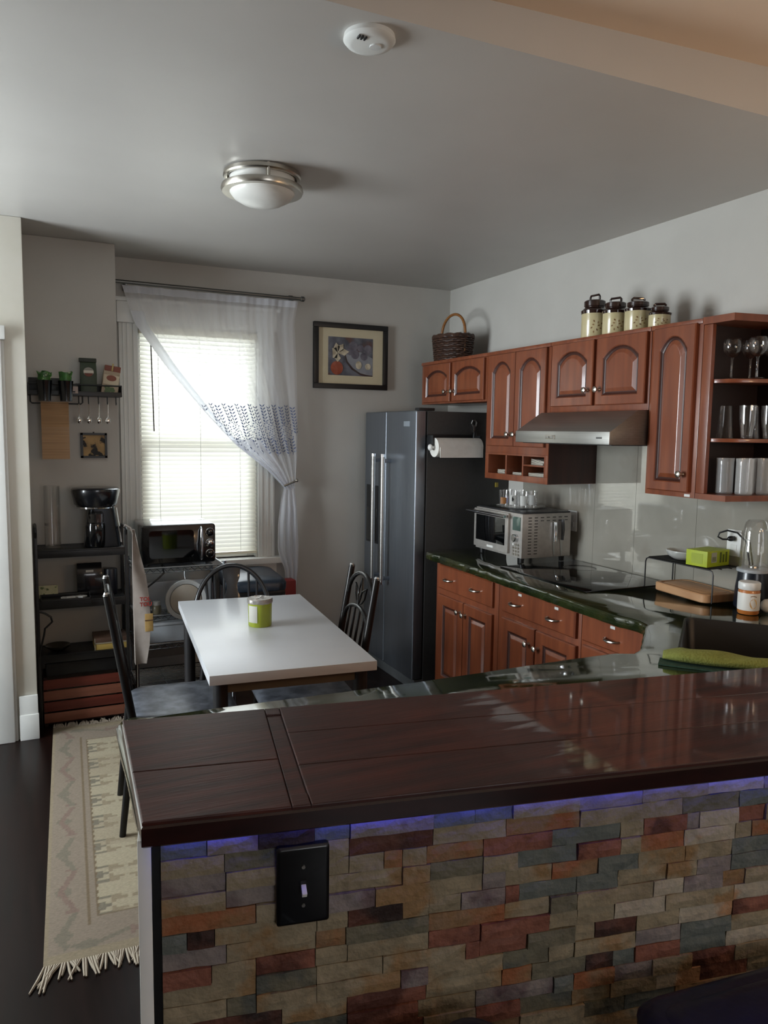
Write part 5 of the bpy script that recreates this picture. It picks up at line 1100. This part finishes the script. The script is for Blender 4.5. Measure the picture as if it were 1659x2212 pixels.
# ------------------------------------------------------------------ bar: stone half wall, timber slab, plate, stools
WO = A0 + NN * .030                       # face of the backing board
def wp(s, t, z): return WO + D * s + NN * t + Vector((0, 0, z))
MW = Matrix.Translation(WO) @ Matrix.Rotation(math.atan2(D.y, D.x), 4, 'Z')
hw = struct(MB().box(.0, 2.62, .012, .125, 0, 1.03, MW), 'wall_bar', mat('wall_board', '#1a1715', rough=.8))
MB().box(-.0075, .0115, -.004, .125, 0, 1.03, MW).build('corner_trim', trimw, hw, bevel=.0015)
MB().box(.0115, .024, -.001, .013, 0, 1.03, MW).build('corner_black_strip', black, hw)  # narrow black strip between the white trim and the stones
def stone(name, c1, c2, c3, lo3=.55, hi3=.63, s3=9.0):
    return mat(name, c1, c2, rough=.7, scale=22, detail=8, bump=.55, bscale=55, c3=c3, lo3=lo3, hi3=hi3, s3=s3, lo=.3, hi=.7, spec=.35)
SM = {'T': stone('stone_tan', '#7c705a', '#92866e', '#866a48'), 'G': stone('stone_slate', '#565b56', '#666a64', '#706e62', .6, .7), 'E': stone('stone_olive', '#5c5748', '#6c6755', '#4f5049'),
      'R': stone('stone_rust', '#734738', '#845444', '#512e24'), 'O': stone('stone_orange', '#84643f', '#7e654f', '#8a5536', .5, .6), 'B': stone('stone_brown', '#4c2c24', '#5c3a2e', '#2b1e1a', .5, .6),
      'P': stone('stone_mauve', '#736a68', '#857b76', '#5c4a4c', .52, .62), 'L': stone('stone_pale', '#958b7b', '#a79d8b', '#a27a58', .6, .66)}
PZ = .0292; Z0T = 1.0245
rows = {0: '.02 G .09 P .165 B .25 G .305 P .44 G .51 G .575 T .695 P .814 T .945 L 1.06 P 1.16 T 1.3',
 1: '.02 T .115 E .25 T .304 B .44 T .565 O .697 T .814 T .895 E 1.01 G 1.12 T 1.3',
 2: '.02 P .117 T .22 R .254 T .304 T .36 O .39 T .43 O .526 R .648 G .775 T .82 R .905 P .93 L 1.01 R 1.065 T 1.2 G 1.3',
 3: '.02 T .117 P .254 T .39 T .436 E .526 T .587 G .695 R .775 T .814 O .9 L 1.005 T 1.04 O 1.12 T 1.3',
 4: '.02 O .161 T .2 L .254 P .346 T .436 T .526 P .567 T .65 O .735 G .812 T .905 T 1.0 G 1.13 T 1.3',
 5: '.02 G .06 B .1 T .254 T .303 B .392 T .436 T .49 P .567 R .592 G .697 G .775 T .87 T .93 P 1.0 G 1.08 R 1.2 T 1.3',
 6: '.02 P .117 T .253 O .3 E .436 O .567 T .648 E .697 T .773 T .845 L .905 P .985 O 1.03 T 1.15 G 1.3',
 7: '.02 R .095 T .161 R .252 T .303 T .436 R .525 R .648 T .70 T .77 L .87 T 1.01 L 1.12 R 1.3',
 8: '.02 T .161 E .254 T .36 T .5 R .525 R .609 E .697 T .735 B .815 T .9 L 1.01 R 1.12 T 1.3',
 9: '.02 T .117 E .161 T .254 T .39 P .436 T .567 E .65 T .697 T .815 P .905 G 1.01 T 1.1 L 1.3',
 10: '.02 B .2 T .303 R .434 T .566 O .62 E .72 B .772 G .815 R .905 G 1.0 L 1.1 T 1.3',
 11: '.02 E .12 T .2 E .303 R .42 T .52 P .66 G .697 O .775 P .85 T .93 R 1.02 T 1.3',
 12: '.02 T .15 E .303 R .43 T .52 R .6 E .697 T .77 T .86 L .95 R 1.05 T 1.3',
 13: '.02 R .13 T .28 P .4 T .5 O .6 T .72 E .8 G .9 T 1.05 P 1.3', 14: '.02 T .2 G .33 T .45 R .55 T .7 T .85 R 1.0 T 1.3'}
rg = random.Random(11)
def stone_block(s0, s1, z0, z1, proud, code):
    m = MB(); nx = max(2, min(5, int((s1 - s0) / .03) + 1)); g = .0006
    fr_ = []; jz = [rg.uniform(-.0005, .0005) for _ in range(3)]
    for j in range(3):
        for i in range(nx + 1):
            s = s0 + g + (s1 - s0 - 2 * g) * i / nx; z = z0 + g * .6 + (z1 - z0 - 1.2 * g) * j / 2
            e_ = (i in (0, nx)); t = -proud + rg.uniform(-.0016, .0016) + (.0012 if e_ or j != 1 else 0)
            if not e_: s += rg.uniform(-.003, .003)
            fr_.append(wp(s, t, z))
    w_ = nx + 1; fs = [(j * w_ + i, j * w_ + i + 1, (j + 1) * w_ + i + 1, (j + 1) * w_ + i) for j in range(2) for i in range(nx)]
    ring = [i for i in range(w_)] + [w_ * j + nx for j in (1, 2)] + [2 * w_ + i for i in range(nx - 1, -1, -1)] + [w_]
    bk_ = [p_ + NN * (.0115 - NN.dot(p_ - WO)) for p_ in (fr_[i] for i in ring)]
    o_ = len(fr_); k = len(ring); fs += [(ring[i], ring[(i + 1) % k], o_ + (i + 1) % k, o_ + i) for i in range(k)]
    m.add(fr_ + bk_, fs)
    return m
for r, spec in rows.items():
    tk = spec.split(); z1 = Z0T - PZ * r; z0 = z1 - PZ
    for k in range(0, len(tk) - 2, 2):
        s0, code, s1 = float(tk[k]) + (.004 if k == 0 else 0), tk[k + 1], float(tk[k + 2])
        stone_block(s0, s1, z0, z1, rg.choice((.002, .003, .0035, .0045, .007)), code).build('stone', SM[code], hw, smooth=0)
low = MB(); mats_l = [SM[c_] for c_ in 'TERGPO']
for r in range(15, 36):
    z1 = Z0T - PZ * r; z0 = max(0.001, z1 - PZ)
    if z1 < .01: break
    s = .024
    while s < 1.3:
        s1 = min(1.3, s + rg.uniform(.06, .19)); q = stone_block(s, s1, z0, z1, rg.choice((.001, .004, .008)), 'T'); low.cur = rg.choice((0, 0, 0, 1, 2, 3, 4, 5)); low.add(q.v, q.f); s = s1
for r in range(0, 36):
    z1 = Z0T - PZ * r; z0 = max(0.001, z1 - PZ); s = 1.3
    if z1 < .01: break
    while s < 2.6:
        s1 = min(2.6, s + rg.uniform(.06, .19)); q = stone_block(s, s1, z0, z1, rg.choice((.001, .004, .008)), 'T'); low.cur = rg.choice((0, 0, 0, 1, 2, 3, 4, 5)); low.add(q.v, q.f); s = s1
lo_ = low.build('stone_courses', mats_l, hw, smooth=0); lo_['kind'] = 'stuff'
# slab
MS = Matrix.Translation(A0) @ Matrix.Rotation(math.atan2(D.y, D.x), 4, 'Z')
maho = mat('mahogany', '#260e09', '#4a2117', rough=.42, scale=6, stretch=(.6, 7, 7), detail=8, coat=0.0, bump=.06, bscale=30, lo=.3, hi=.72, c3='#2a1816', lo3=.5, hi3=.7, s3=3, spec=.28)
def wet_patch(m):   # the finish has stayed glossy on one part of the top: a worn edge, its own shape
    nt = m.node_tree; n = nt.nodes; L = nt.links; b = n['Principled BSDF']
    tc = n.new('ShaderNodeTexCoord'); sp = n.new('ShaderNodeSeparateXYZ'); L.new(tc.outputs['Object'], sp.inputs[0])
    mp = n.new('ShaderNodeMapping'); mp.inputs['Scale'].default_value = (3, 22, 1); mp.inputs['Rotation'].default_value = (0, 0, .18); L.new(tc.outputs['Object'], mp.inputs[0])
    nz = n.new('ShaderNodeTexNoise'); nz.inputs['Scale'].default_value = 1.4; nz.inputs['Detail'].default_value = 6; L.new(mp.outputs[0], nz.inputs['Vector'])
    ma = n.new('ShaderNodeMath'); ma.operation = 'MULTIPLY_ADD'; L.new(nz.outputs['Fac'], ma.inputs[0]); ma.inputs[1].default_value = .5; L.new(sp.outputs['X'], ma.inputs[2])
    mr = n.new('ShaderNodeMapRange'); L.new(ma.outputs[0], mr.inputs[0]); mr.inputs[1].default_value = 1.06; mr.inputs[2].default_value = 1.10; mr.inputs[3].default_value = 0.12; mr.inputs[4].default_value = 1.0
    L.new(mr.outputs[0], b.inputs['Coat Weight']); b.inputs['Coat Roughness'].default_value = .045
wet_patch(maho)
mahd = mat('mahogany_dark', '#1d0d0c', '#2a1311', rough=.22, scale=7, stretch=(.7, 9, 9), coat=.4)
sl = thing('timber_bar_slab', 'dark mahogany timber bar slab on top of the stone half wall', 'bar top', (1.0, 1.2, 1.03))
XE = 2.62
def bt(s): return .4085 + .0196 * (s + .0565)          # back edge
lx = lambda t: -.1383 * t
outl = [(lx(0), 0), (XE, 0), (XE, bt(XE)), (-.0565, bt(-.0565))]
def inset(poly, d_):
    cx_, cy_ = sum(p_[0] for p_ in poly) / 4, sum(p_[1] for p_ in poly) / 4
    return [(x + d_ * (1 if x < cx_ else -1), y + d_ * (1 if y < cy_ else -1)) for x, y in poly]
MB().loops([[MS @ Vector((x, y, z)) for x, y in inset(outl, i)] for z, i in ((1.031, .003), (1.034, .0), (1.060, 0), (1.0645, .003))]).build('core', mahd, sl, smooth=0)
def plank(poly, z1=1.070, z0=1.0640, name='plank', bev=.0012):
    lps = [[MS @ Vector((x, y, z)) for x, y in inset(poly, i)] for z, i in ((z0, 0), (z1 - .002, 0), (z1 - .0005, .0006), (z1, .002))]
    return MB().loops(lps).build(name, maho, sl, smooth=0)
e = .0015
plank([(lx(e) + e, e), (.2115, e), (.2115, .1705), (lx(.1705) + e, .1705)])
plank([(lx(.1725) + e, .1725), (.2115, .1725), (.2115, bt(.21) - e), (lx(bt(0)) + e, bt(-.05) - e)], 1.0697)
plank([(.2122, e), (.2402, e), (.2402, .040), (.2122, .040)], 1.0699)
plank([(.2125, .0405), (.240, .0405), (.240, .376), (.2125, .376)], 1.0675, name='inlay_batten')
plank([(.2122, .3765), (.2402, .3765), (.2402, bt(.22) - e), (.2122, bt(.22) - e)], 1.0697)
plank([(.2410, e), (XE - e, e), (XE - e, .1395), (.2410, .1395)])
plank([(.2410, .1399), (XE - e, .1399), (XE - e, .2795), (.2410, .2795)], 1.0701)
plank([(.2410, .2799), (XE - e, .2799), (XE - e, bt(XE) - e), (.2410, bt(.24) - e)], 1.0699)
led = MB().box(.03, 1.9, .0145, .0185, 1.0285, 1.0305, MS).build('led_strip', mat('led_blue', '#2030ff', rough=.4, emit='#2a3cff', estr=12.0), sl)
# switch plate
sw = thing('switch_plate', 'black toggle switch plate on the stone half wall', 'switch', tuple(wp(.231, -.01, .873)))
MB().loops([[MW @ Vector((x, -t, z)) for x, z in rrect(.191 + i, .271 - i, .8735 + i, .9985 - i, .004, 3)] for t, i in ((.004, 0), (.0125, 0), (.0155, .003), (.0158, .005))]).build('plate', mat('plate_black', '#070708', rough=.3, coat=.2), sw)
tg = MB().box(.2265, .2355, -.0175, -.0155, .9265, .9455, MW).build('toggle_slot', black, sw)
Mtg = MW @ Matrix.Translation((.231, -.0155, .936)) @ Matrix.Rotation(.5, 4, 'X')
MB().box(-.0038, .0038, -.016, .0, -.004, .004, Mtg).build('toggle', whitep, sw, bevel=.001)
for z in (.966, .905): MB().cyl(wp(.231, -.0155, z), wp(.231, -.0175, z), .0028, n=10).build('screw', nickel, sw)
# bar stools
vin = mat('vinyl_led_tint', '#0c0e20', '#101328', rough=.3, scale=60, bump=.08)  # navy in this black vinyl paints in the LED strip's blue sheen
bs_ = thing('bar_stool', 'black vinyl bar stool at the bar, square seat parallel to the stone wall', 'bar stool', (0, 0, 0), 'bar stools in front of the stone wall')
LPq = [[(*p_, z) for p_ in rrect(-.20 + i, .20 - i, -.19 + i, .19 - i, .05, 5)] for z, i in ((.665, .012), (.67, .002), (.705, 0), (.716, .008), (.720, .022))]
MB().loops(LPq).build('seat', vin, bs_)
MB().loops([[(*p_, z) for p_ in rrect(-.165 + i, .165 - i, -.155 + i, .155 - i, .03, 4)] for z, i in ((.7195, 0), (.722, .004), (.723, .02))]).build('seat_piping', vin, bs_)
for x in (-.16, .16):
    for y in (-.15, .15): MB().cyl((x, y, .668), (x * 1.12, y * 1.12, 0), .015, n=12).build('leg', black, bs_)
for z in (.2, .38):
    for s in (-1, 1): MB().cyl((-.172, s * .16, z), (.172, s * .16, z), .009, n=8).build('footrest', black, bs_)
b2 = dup(bs_, (.506, .718, 0), math.radians(26), 'black vinyl bar stool turned cornerwise to the stone wall, mostly below the picture')
bs_.location = (1.02, .665, 0); bs_.rotation_euler = (0, 0, math.radians(-6))
